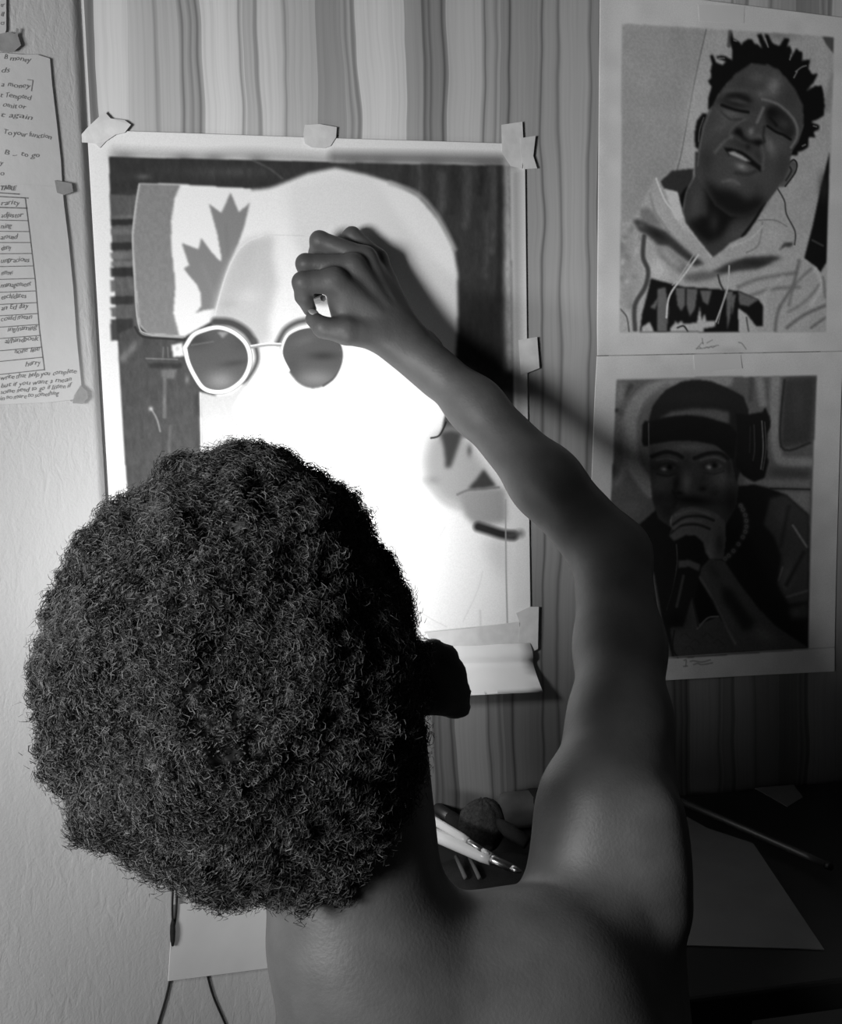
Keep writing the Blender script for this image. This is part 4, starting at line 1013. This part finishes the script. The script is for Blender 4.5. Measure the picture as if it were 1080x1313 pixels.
m0, m1 = on_z(552, 1030, pz + 0.008), on_z(592, 1058, pz + 0.008)
root = empty('marker', (m0 + m1) / 2 - np.array([0, 0, 0.008]), 'stubby dark marker lying on the table left of the round brush head', 'marker')
q = lambda t: m0 + (m1 - m0) * t
bm = bmesh.new(); add_tube(bm, [q(0), q(0.02), q(0.68)], [0.0062, 0.0075, 0.0075], 14)
adopt(bm_obj('barrel', bm, M_BLACK, smooth=True), root)
bm = bmesh.new(); add_tube(bm, [q(0.66), q(0.68), q(0.97), q(1.0)], [0.0078, 0.0084, 0.0082, 0.006], 14)
adopt(bm_obj('cap', bm, M_CASE, smooth=True), root)

c2 = on_z(662, 1068, pz)
root = empty('eraser_block', (c2[0], c2[1], pz), 'grey rounded block at the wall behind the dark brush head', 'block')
bm = bmesh.new(); add_box(bm, (c2[0] - 0.014, -0.066, pz + 0.0005), (c2[0] + 0.056, -0.022, pz + 0.036), 0.011)
adopt(bm_obj('block_body', bm, M_RUBBER, smooth=True), root)
bm = bmesh.new(); add_box(bm, (c2[0] + 0.016, -0.0675, pz + 0.0008), (c2[0] + 0.0575, -0.0205, pz + 0.0375), 0.0115)
adopt(bm_obj('sleeve', bm, M_CASE, smooth=True), root)
# ------------------------------------------------------------------ the person: one continuous surface grown from blended volumes
def axis(lo, hi, zones, base):
    """grid lines from lo to hi, finer inside the zones (a, b, step)"""
    out = [lo]
    while out[-1] < hi:
        x = out[-1]
        s = base(x) if callable(base) else base
        for a, b2, st in zones:
            if a - 1e-9 <= x < b2: s = min(s, st)
            elif x < a: s = min(s, max(a - x, 1e-3))
        out.append(x + s)
    return np.array(out)

GX = axis(-0.33, 0.45, [(0.015, 0.215, 0.0017)], lambda x: 0.0042 if x > -0.12 else 0.007)
GY = axis(-0.66, -0.001, [(-0.125, 0.0, 0.0019)], 0.0042)
GZ = axis(0.0, 1.52, [(1.28, 1.49, 0.0017)], lambda z: 0.012 if z < 0.66 else 0.0042)

class Field:
    def __init__(self):
        self.F = np.full((len(GX), len(GY), len(GZ)), 0.06, np.float32)
    def box(self, lo, hi):
        i = [max(np.searchsorted(g, l) - 1, 0) for g, l in zip((GX, GY, GZ), lo)]
        j = [min(np.searchsorted(g, h) + 1, len(g)) for g, h in zip((GX, GY, GZ), hi)]
        return tuple(slice(a, b2) for a, b2 in zip(i, j))
    def put(self, fn, lo, hi, k, sub=False):
        m = 0.03 + k
        s = self.box(np.array(lo) - m, np.array(hi) + m)
        x, y, z = GX[s[0]][:, None, None], GY[s[1]][None, :, None], GZ[s[2]][None, None, :]
        d = fn(x, y, z).astype(np.float32)
        a = self.F[s]
        if sub:
            h = np.clip(0.5 - 0.5 * (a + d) / k, 0, 1)
            self.F[s] = a * (1 - h) + (-d) * h + k * h * (1 - h)
        else:
            h = np.clip(0.5 + 0.5 * (a - d) / k, 0, 1)
            self.F[s] = a * (1 - h) + d * h - k * h * (1 - h)
    def cone(self, a, b, ra, rb, k=0.012, sub=False, flat=None):
        """tapered capsule; flat = (direction, factor) squeezes its section along a direction"""
        a, b = np.array(a, float), np.array(b, float)
        ab = b - a
        L2 = max(ab @ ab, 1e-9)
        def fn(x, y, z):
            px, py, pz = x - a[0], y - a[1], z - a[2]
            t = np.clip((px * ab[0] + py * ab[1] + pz * ab[2]) / L2, 0, 1)
            dx, dy, dz = px - t * ab[0], py - t * ab[1], pz - t * ab[2]
            if flat is not None:
                n_, f = flat
                q = dx * n_[0] + dy * n_[1] + dz * n_[2]
                e = (f - 1.0) * q
                dx, dy, dz = dx + e * n_[0], dy + e * n_[1], dz + e * n_[2]
            return np.sqrt(dx * dx + dy * dy + dz * dz) - (ra + (rb - ra) * t)
        R = max(ra, rb)
        self.put(fn, np.minimum(a, b) - R, np.maximum(a, b) + R, k, sub)
    def chain(self, pts, k=0.012, **kw):
        for (p, r), (q, s) in zip(pts, pts[1:]):
            self.cone(p, q, r, s, k, **kw)
    def ell(self, c, r, k=0.015, sub=False, rot=None):
        c, r = np.array(c, float), np.array(r, float)
        R = np.eye(3) if rot is None else np.array(rot, float)
        def fn(x, y, z):
            px, py, pz = x - c[0], y - c[1], z - c[2]
            u = (px * R[0, 0] + py * R[0, 1] + pz * R[0, 2]) / r[0]
            v = (px * R[1, 0] + py * R[1, 1] + pz * R[1, 2]) / r[1]
            w_ = (px * R[2, 0] + py * R[2, 1] + pz * R[2, 2]) / r[2]
            l1 = np.sqrt(u * u + v * v + w_ * w_)
            l2 = np.sqrt((u / r[0]) ** 2 + (v / r[1]) ** 2 + (w_ / r[2]) ** 2)
            return l1 * (l1 - 1.0) / np.maximum(l2, 1e-6)
        self.put(fn, c - r.max(), c + r.max(), k, sub)

def nets(Fd):
    """naive surface nets on the uneven grid"""
    S = Fd < 0
    nx, ny, nz = S.shape
    cnt = np.zeros((nx - 1, ny - 1, nz - 1), np.uint8)
    for i in (0, 1):
        for j in (0, 1):
            for k in (0, 1):
                cnt += S[i:nx - 1 + i, j:ny - 1 + j, k:nz - 1 + k]
    act = np.argwhere((cnt > 0) & (cnt < 8))
    idx = np.full(cnt.shape, -1, np.int32)
    idx[tuple(act.T)] = np.arange(len(act))
    acc = np.zeros((len(act), 3)); num = np.zeros(len(act))
    G = (GX, GY, GZ)
    crn = [(i, j, k) for i in (0, 1) for j in (0, 1) for k in (0, 1)]
    val = {c: Fd[act[:, 0] + c[0], act[:, 1] + c[1], act[:, 2] + c[2]] for c in crn}
    pos = {c: np.stack([G[d][act[:, d] + c[d]] for d in range(3)], 1) for c in crn}
    for c in crn:
        for d in range(3):
            if c[d] == 0:
                e = tuple(1 if q == d else c[q] for q in range(3))
                a, b = val[c], val[e]
                x = (a < 0) != (b < 0)
                t = np.where(x, a / np.where(a == b, 1, a - b), 0)[:, None]
                p = pos[c] * (1 - t) + pos[e] * t
                acc[x] += p[x]; num[x] += 1
    V = acc / num[:, None]
    Q = []
    for d in range(3):
        a, b = [q for q in range(3) if q != d]
        s0 = [slice(1, -1)] * 3; s1 = [slice(1, -1)] * 3
        s0[d] = slice(0, -1); s1[d] = slice(1, None)
        A, B = S[tuple(s0)], S[tuple(s1)]
        e = np.argwhere(A != B)
        ins = A[tuple(e.T)]
        off = np.array([1, 1, 1]); off[d] = 0
        e = e + off
        def cell(da, db):
            q = e.copy(); q[:, a] += da; q[:, b] += db
            return idx[tuple(q.T)]
        q = np.stack([cell(-1, -1), cell(0, -1), cell(0, 0), cell(-1, 0)], 1)
        flip = ins if d != 1 else ~ins
        q[~flip] = q[~flip][:, ::-1]
        Q.append(q)
    return V, np.concatenate(Q)

def relax(V, Q, n_, lam=0.5):
    i = np.concatenate([Q[:, [0, 1]], Q[:, [1, 2]], Q[:, [2, 3]], Q[:, [3, 0]]])
    i = np.concatenate([i, i[:, ::-1]])
    deg = np.bincount(i[:, 0], minlength=len(V))[:, None]
    for _ in range(n_):
        for f in (lam, -lam * 0.92):
            s = np.stack([np.bincount(i[:, 0], V[i[:, 1], d], len(V)) for d in range(3)], 1) / np.maximum(deg, 1)
            V = V + f * (s - V)
    return V

B = Field()
# torso
B.cone(at(500, 1262, -0.475), at(540, 1620, -0.485), 0.070, 0.100, 0.02)
B.ell((0.145, -0.485, 0.755), (0.135, 0.088, 0.14), 0.03)
B.ell((0.10, -0.49, 0.58), (0.145, 0.092, 0.22), 0.06)
B.ell((0.09, -0.51, 0.44), (0.165, 0.110, 0.11), 0.06)
# trapezius, both shoulders, shoulder blade, side of the chest
B.cone(at(490, 1246, -0.470), at(735, 1246, -0.44), 0.040, 0.034, 0.02)
B.cone(at(465, 1235, -0.475), at(405, 1500, -0.485), 0.040, 0.050, 0.02)
B.cone(at(405, 1500, -0.485), at(300, 1660, -0.50), 0.050, 0.042, 0.03)
B.cone(at(700, 1260, -0.475), at(690, 1500, -0.50), 0.056, 0.070, 0.05)
B.cone(at(800, 1130, -0.430), at(780, 1560, -0.455), 0.044, 0.062, 0.035)
B.cone(at(640, 1300, -0.500), at(762, 1172, -0.455), 0.022, 0.024, 0.025)
# the hanging left arm, to the lap
B.chain([(at(270, 1560, -0.490), 0.046), ((-0.175, -0.50, 0.62), 0.036), ((-0.12, -0.36, 0.58), 0.030), ((-0.06, -0.29, 0.56), 0.024)], 0.02)
B.ell((-0.035, -0.275, 0.555), (0.045, 0.03, 0.018), 0.01)
# legs, seated
for sx in (-1, 1):
    hx = 0.09 + sx * 0.085
    B.chain([((hx, -0.50, 0.46), 0.085), ((hx + sx * 0.05, -0.14, 0.50), 0.058), ((hx + sx * 0.05, -0.16, 0.08), 0.042)], 0.03)
    B.cone((hx + sx * 0.05, -0.17, 0.042), (hx + sx * 0.06, -0.05, 0.032), 0.04, 0.03, 0.02)
# neck and head
B.cone(at(458, 1190, -0.470), at(446, 960, -0.448), 0.060, 0.054, 0.025)
HC = at(374, 852, -0.435)
B.ell(HC + np.array([0.0, 0.004, 0.018]), (0.074, 0.098, 0.096), 0.03)
B.cone(HC + np.array([0.0, 0.035, -0.055]), HC + np.array([0.0, 0.072, -0.090]), 0.050, 0.030, 0.03)
for sx in (-1, 1):
    B.cone(HC + np.array([sx * 0.055, 0.0, -0.045]), HC + np.array([sx * 0.012, 0.080, -0.098]), 0.022, 0.018, 0.02)
    B.ell(HC + np.array([sx * 0.036, 0.066, -0.020]), (0.03, 0.026, 0.022), 0.015)
    B.ell(HC + np.array([sx * 0.031, 0.098, 0.004]), (0.017, 0.012, 0.011), 0.008, sub=True)
    B.ell(HC + np.array([sx * 0.031, 0.088, 0.004]), (0.0125, 0.0125, 0.0115), 0.003)
    B.cone(HC + np.array([sx * 0.012, 0.098, 0.018]), HC + np.array([sx * 0.048, 0.086, 0.016]), 0.007, 0.006, 0.008)
B.cone(HC + np.array([0, 0.095, 0.010]), HC + np.array([0, 0.116, -0.028]), 0.008, 0.012, 0.008)
for sx in (-1, 1): B.ell(HC + np.array([sx * 0.013, 0.106, -0.032]), (0.010, 0.010, 0.008), 0.005)
B.ell(HC + np.array([0, 0.098, -0.055]), (0.024, 0.013, 0.007), 0.004)
B.ell(HC + np.array([0, 0.097, -0.068]), (0.021, 0.013, 0.008), 0.004)
# right ear, seen edge-on from behind: helix, bowl and lobe
YE = -0.425
B.chain([(at(538, 838, YE), 0.0065), (at(556, 832, YE - 0.004), 0.0062), (at(574, 840, YE - 0.006), 0.0062), (at(586, 862, YE - 0.006), 0.0060), (at(592, 888, YE - 0.004), 0.0056), (at(592, 908, YE), 0.0054), (at(580, 908, YE + 0.004), 0.006), (at(545, 904, YE + 0.006), 0.007)], 0.006)
B.chain([(at(545, 850, YE), 0.0085), (at(566, 868, YE), 0.010), (at(572, 893, YE), 0.0085), (at(545, 895, YE + 0.004), 0.009)], 0.008)
B.cone(at(535, 868, YE + 0.004), at(572, 878, YE), 0.011, 0.0095, 0.008)
# left ear, under the hair
B.ell(HC + np.array([-0.084, 0.0, 0.0]), (0.010, 0.018, 0.030), 0.008)

# raised right arm
SH, EL = at(784, 1046, -0.405), at(784, 712, -0.20)
B.cone(SH, at(795, 925, -0.345), 0.0540, 0.0395, 0.03)
B.cone(at(762, 1030, -0.405), at(724, 1140, -0.425), 0.040, 0.029, 0.02)
B.cone(at(836, 1045, -0.440), at(850, 1165, -0.452), 0.020, 0.018, 0.02)
B.cone(at(795, 925, -0.345), at(795, 830, -0.275), 0.0395, 0.0378, 0.02)
B.cone(at(795, 830, -0.275), EL, 0.0378, 0.0365, 0.02)
B.cone(EL, at(700, 618, -0.150), 0.0365, 0.0340, 0.015)
B.cone(at(700, 618, -0.150), at(610, 520, -0.095), 0.0335, 0.0265, 0.02)
WR = at(527, 443, -0.062)
B.cone(at(610, 522, -0.095), WR, 0.0265, 0.0215, 0.02)
B.cone(at(545, 440, -0.050), at(552, 448, -0.050), 0.014, 0.014, 0.012)

# right hand: fingertips pinched, little finger side on the paper
def hz(x, y, Y): return at(340 + x / 3.6, 260 + y / 3.6, Y)
palm = 0.010
MC = {'i': hz(318, 362, -0.084), 'm': hz(405, 292, -0.071), 'r': hz(462, 255, -0.055), 'l': hz(520, 262, -0.038)}
for f, r0 in (('i', 0.0135), ('m', 0.0125), ('r', 0.0115), ('l', 0.0105)):
    B.cone(WR + (MC[f] - WR) * 0.05, MC[f], 0.0165, r0, palm)
B.cone(hz(430, 500, -0.066), hz(560, 560, -0.062), 0.019, 0.020, 0.012)
B.cone(hz(390, 430, -0.072), hz(430, 400, -0.060), 0.015, 0.014, 0.010)
B.cone(hz(350, 455, -0.074), hz(365, 520, -0.074), 0.0135, 0.0135, 0.010)
B.cone(hz(520, 605, -0.068), at(560, 482, -0.072), 0.0175, 0.019, 0.015)
def finger(pts, k=0.0035):
    B.cone(pts[0][0], pts[1][0], pts[0][1], pts[1][1], 0.006)
    for (p, r), (q, s) in zip(pts[1:], pts[2:]):
        B.cone(p, q, r, s, k)
finger([(MC['l'], 0.0105), (hz(402, 152, -0.031), 0.0092), (hz(352, 190, -0.021), 0.0082), (hz(330, 245, -0.014), 0.0070)])
finger([(MC['r'], 0.0115), (hz(252, 176, -0.048), 0.0102), (hz(240, 235, -0.033), 0.0088), (hz(262, 310, -0.024), 0.0075)])
finger([(MC['m'], 0.0122), (hz(188, 282, -0.066), 0.0102), (hz(196, 345, -0.048), 0.0088), (hz(232, 420, -0.038), 0.0075)])
finger([(MC['i'], 0.0130), (hz(174, 368, -0.086), 0.0106), (hz(178, 432, -0.077), 0.0088), (hz(206, 492, -0.066), 0.0072)])
finger([(hz(520, 600, -0.070), 0.0185), (hz(375, 592, -0.084), 0.0140), (hz(268, 576, -0.085), 0.0106), (hz(222, 536, -0.074), 0.0082)])
# tendons on the back of the hand
for f in 'imr':
    B.cone(MC[f] + np.array([0, -0.004, 0.002]), WR + (MC[f] - WR) * 0.45 + np.array([0, -0.012, 0.004]), 0.0062, 0.0030, 0.006)
V, Q = nets(B.F)
V = relax(V, Q, 3)
person = big_mesh('person', V, Q, M_SKIN)
tag(person, 'shirtless person seen from behind, right arm raised to draw on the taped portrait', 'person')
del B

# fingernail of the thumb
bm = bmesh.new()
bmesh.ops.create_uvsphere(bm, u_segments=14, v_segments=8, radius=1.0)
tp, tq = hz(222, 536, -0.074), hz(268, 576, -0.085)
ax = Vector(tp - tq).normalized()
up_ = Vector((0.25, -0.75, 0.6)); up_ = (up_ - ax * up_.dot(ax)).normalized()
sd = ax.cross(up_)
c_ = Vector(tp) + up_ * 0.0075 + ax * 0.001
for v in bm.verts:
    p = v.co.copy(); v.co = c_ + ax * p.x * 0.0062 + sd * p.y * 0.0050 + up_ * p.z * 0.0014
adopt(bm_obj('fingernail', bm, M_NAIL, smooth=True), person)

# graphite stub held in the pinch
p0, p1 = hz(268, 440, -0.058), hz(190, 470, -0.020)
root = empty('pencil_stub', (p0 + p1) / 2, 'short pale pencil stub pinched between thumb and forefinger', 'pencil')
q = lambda t: p0 + (p1 - p0) * t
b1 = bmesh.new(); add_tube(b1, [q(0), q(0.8)], 0.0036, 6)
adopt(bm_obj('pencil_barrel', b1, M_BRUSHWHITE), root)
b1 = bmesh.new(); add_tube(b1, [q(0.8), q(0.94), q(1.0)], [0.0036, 0.0012, 0.0004], 8)
adopt(bm_obj('pencil_point', b1, M_BLACK), root)

# ------------------------------------------------------------------ hair: lumpy mass and thousands of small curls
HO = at(298, 868, -0.452)
outl = [(40, 858), (46, 800), (70, 745), (96, 690), (125, 660), (165, 628), (212, 585), (270, 576), (335, 570), (385, 588), (432, 614), (466, 662), (496, 712), (520, 762), (536, 806), (543, 850), (543, 905), (541, 960), (530, 1030), (505, 1070), (470, 1104), (410, 1124), (340, 1128), (270, 1126), (212, 1108), (168, 1076), (124, 1064), (104, 1020), (62, 968), (60, 920), (45, 885)]
ex, ez = RGT / np.linalg.norm(RGT), UPV
ey = np.cross(ex, ez); ey = ey / np.linalg.norm(ey)        # away from the camera is -ey
if ey[1] > 0: ey = -ey                                     # ey points towards the room (back of the head)
od = np.array([at(x, y, HO[1]) - HO for x, y in outl])
oa = np.arctan2(od @ ez, od @ ex); orad = np.hypot(od @ ez, od @ ex) * 0.962
o_ = np.argsort(oa); oa, orad = oa[o_], orad[o_]
oa = np.concatenate([oa - 2 * np.pi, oa, oa + 2 * np.pi]); orad = np.concatenate([orad] * 3)
def lump(P, s, seed):
    r = np.random.default_rng(seed)
    t = np.zeros(len(P))
    for q in range(14):
        d_ = r.normal(size=3); d_ /= np.linalg.norm(d_)
        t += np.sin(P @ d_ * s * r.uniform(0.7, 1.5) + r.uniform(0, 6.28))
    return t / 14 ** 0.5
def hair_point(phi, th):
    """phi: angle round the sight line; th: 0 at the back of the head, pi at the face side"""
    R = np.interp(phi, oa, orad)
    s, c = np.sin(th), np.cos(th)
    dep = np.where(c > 0, 0.118, 0.078)
    sp = np.sign(s) * np.abs(s) ** 0.88
    P = HO + (ex * (np.cos(phi) * R * sp)[:, None]) + (ez * (np.sin(phi) * R * sp)[:, None]) + ey * (c * dep)[:, None]
    n_ = P - HO; n_ = n_ / np.linalg.norm(n_, axis=1)[:, None]
    P = P + n_ * (-0.0035 + 0.0026 * lump(P, 130, 3) + 0.0032 * lump(P, 330, 4) + 0.0030 * lump(P, 55, 5) + 0.0016 * lump(P, 640, 6))[:, None]
    return P, n_
nu, nv = 360, 200
ph, th = np.meshgrid(np.linspace(-np.pi, np.pi, nu, endpoint=False), np.linspace(0.0006, np.pi - 0.0006, nv))
P, _ = hair_point(ph.ravel(), th.ravel())
i = np.arange(nu * nv).reshape(nv, nu)
HQ = np.stack([i[:-1], np.roll(i, -1, 1)[:-1], np.roll(i, -1, 1)[1:], i[1:]], -1).reshape(-1, 4)
HV = [P]; HF = [HQ]; base = len(P)
NC, NS = 84000, 8
ph = RNG.uniform(-np.pi, np.pi, NC); th = np.arccos(RNG.uniform(-0.40, 1.0, NC))
R0, N0 = hair_point(ph, th)
fld = np.stack([lump(R0, 90, 21), lump(R0, 90, 22), lump(R0, 90, 23)], 1)
A0 = N0 * RNG.uniform(-0.05, 0.95, NC)[:, None] + fld * 0.45 + RNG.normal(size=(NC, 3)) * 0.45
A0 /= np.linalg.norm(A0, axis=1)[:, None]
E1 = np.cross(A0, RNG.normal(size=(NC, 3))); E1 /= np.linalg.norm(E1, axis=1)[:, None]
E2 = np.cross(A0, E1)
LEN = RNG.uniform(0.004, 0.0115, NC) * (0.85 + 0.3 * lump(R0, 150, 9)).clip(0.8, 1.5)
RAD = RNG.uniform(0.0012, 0.0034, NC); TURN = RNG.uniform(1.2, 2.6, NC) * 2 * np.pi; PH = RNG.uniform(0, 6.28, NC)
t = np.linspace(0, 1, NS)[None, :]
ang = PH[:, None] + TURN[:, None] * t
C_ = (R0 + N0 * RNG.uniform(-0.002, 0.003, NC)[:, None])[:, None, :] + A0[:, None, :] * (LEN[:, None] * t)[..., None] + (E1[:, None, :] * np.cos(ang)[..., None] + E2[:, None, :] * np.sin(ang)[..., None]) * (RAD[:, None] * np.minimum(1, 3 * t + 0.2))[..., None]
W_ = (E1[:, None, :] * np.cos(ang)[..., None] + E2[:, None, :] * np.sin(ang)[..., None]) * 0.75 + A0[:, None, :] * 0.66
hw = (0.00036 * (1.15 - 0.75 * t))[..., None]
RB = np.stack([C_ - W_ * hw, C_ + W_ * hw], 2).reshape(-1, 3)
j = (np.arange(NC)[:, None] * NS + np.arange(NS - 1)[None, :]) * 2 + base
RQ = np.stack([j, j + 1, j + 3, j + 2], -1).reshape(-1, 4)
HV.append(RB); HF.append(RQ)
HT = np.concatenate([np.full(base, 0.008), np.repeat(RNG.uniform(0.012, 0.10, NC), NS * 2)])  # base mass darker than the curls, painting shade into the gaps between them
hair = big_mesh('hair', np.concatenate(HV), np.concatenate(HF), M_HAIR, person, tone=HT)
tag(hair, 'big rounded mass of tight black curls', kind='stuff')
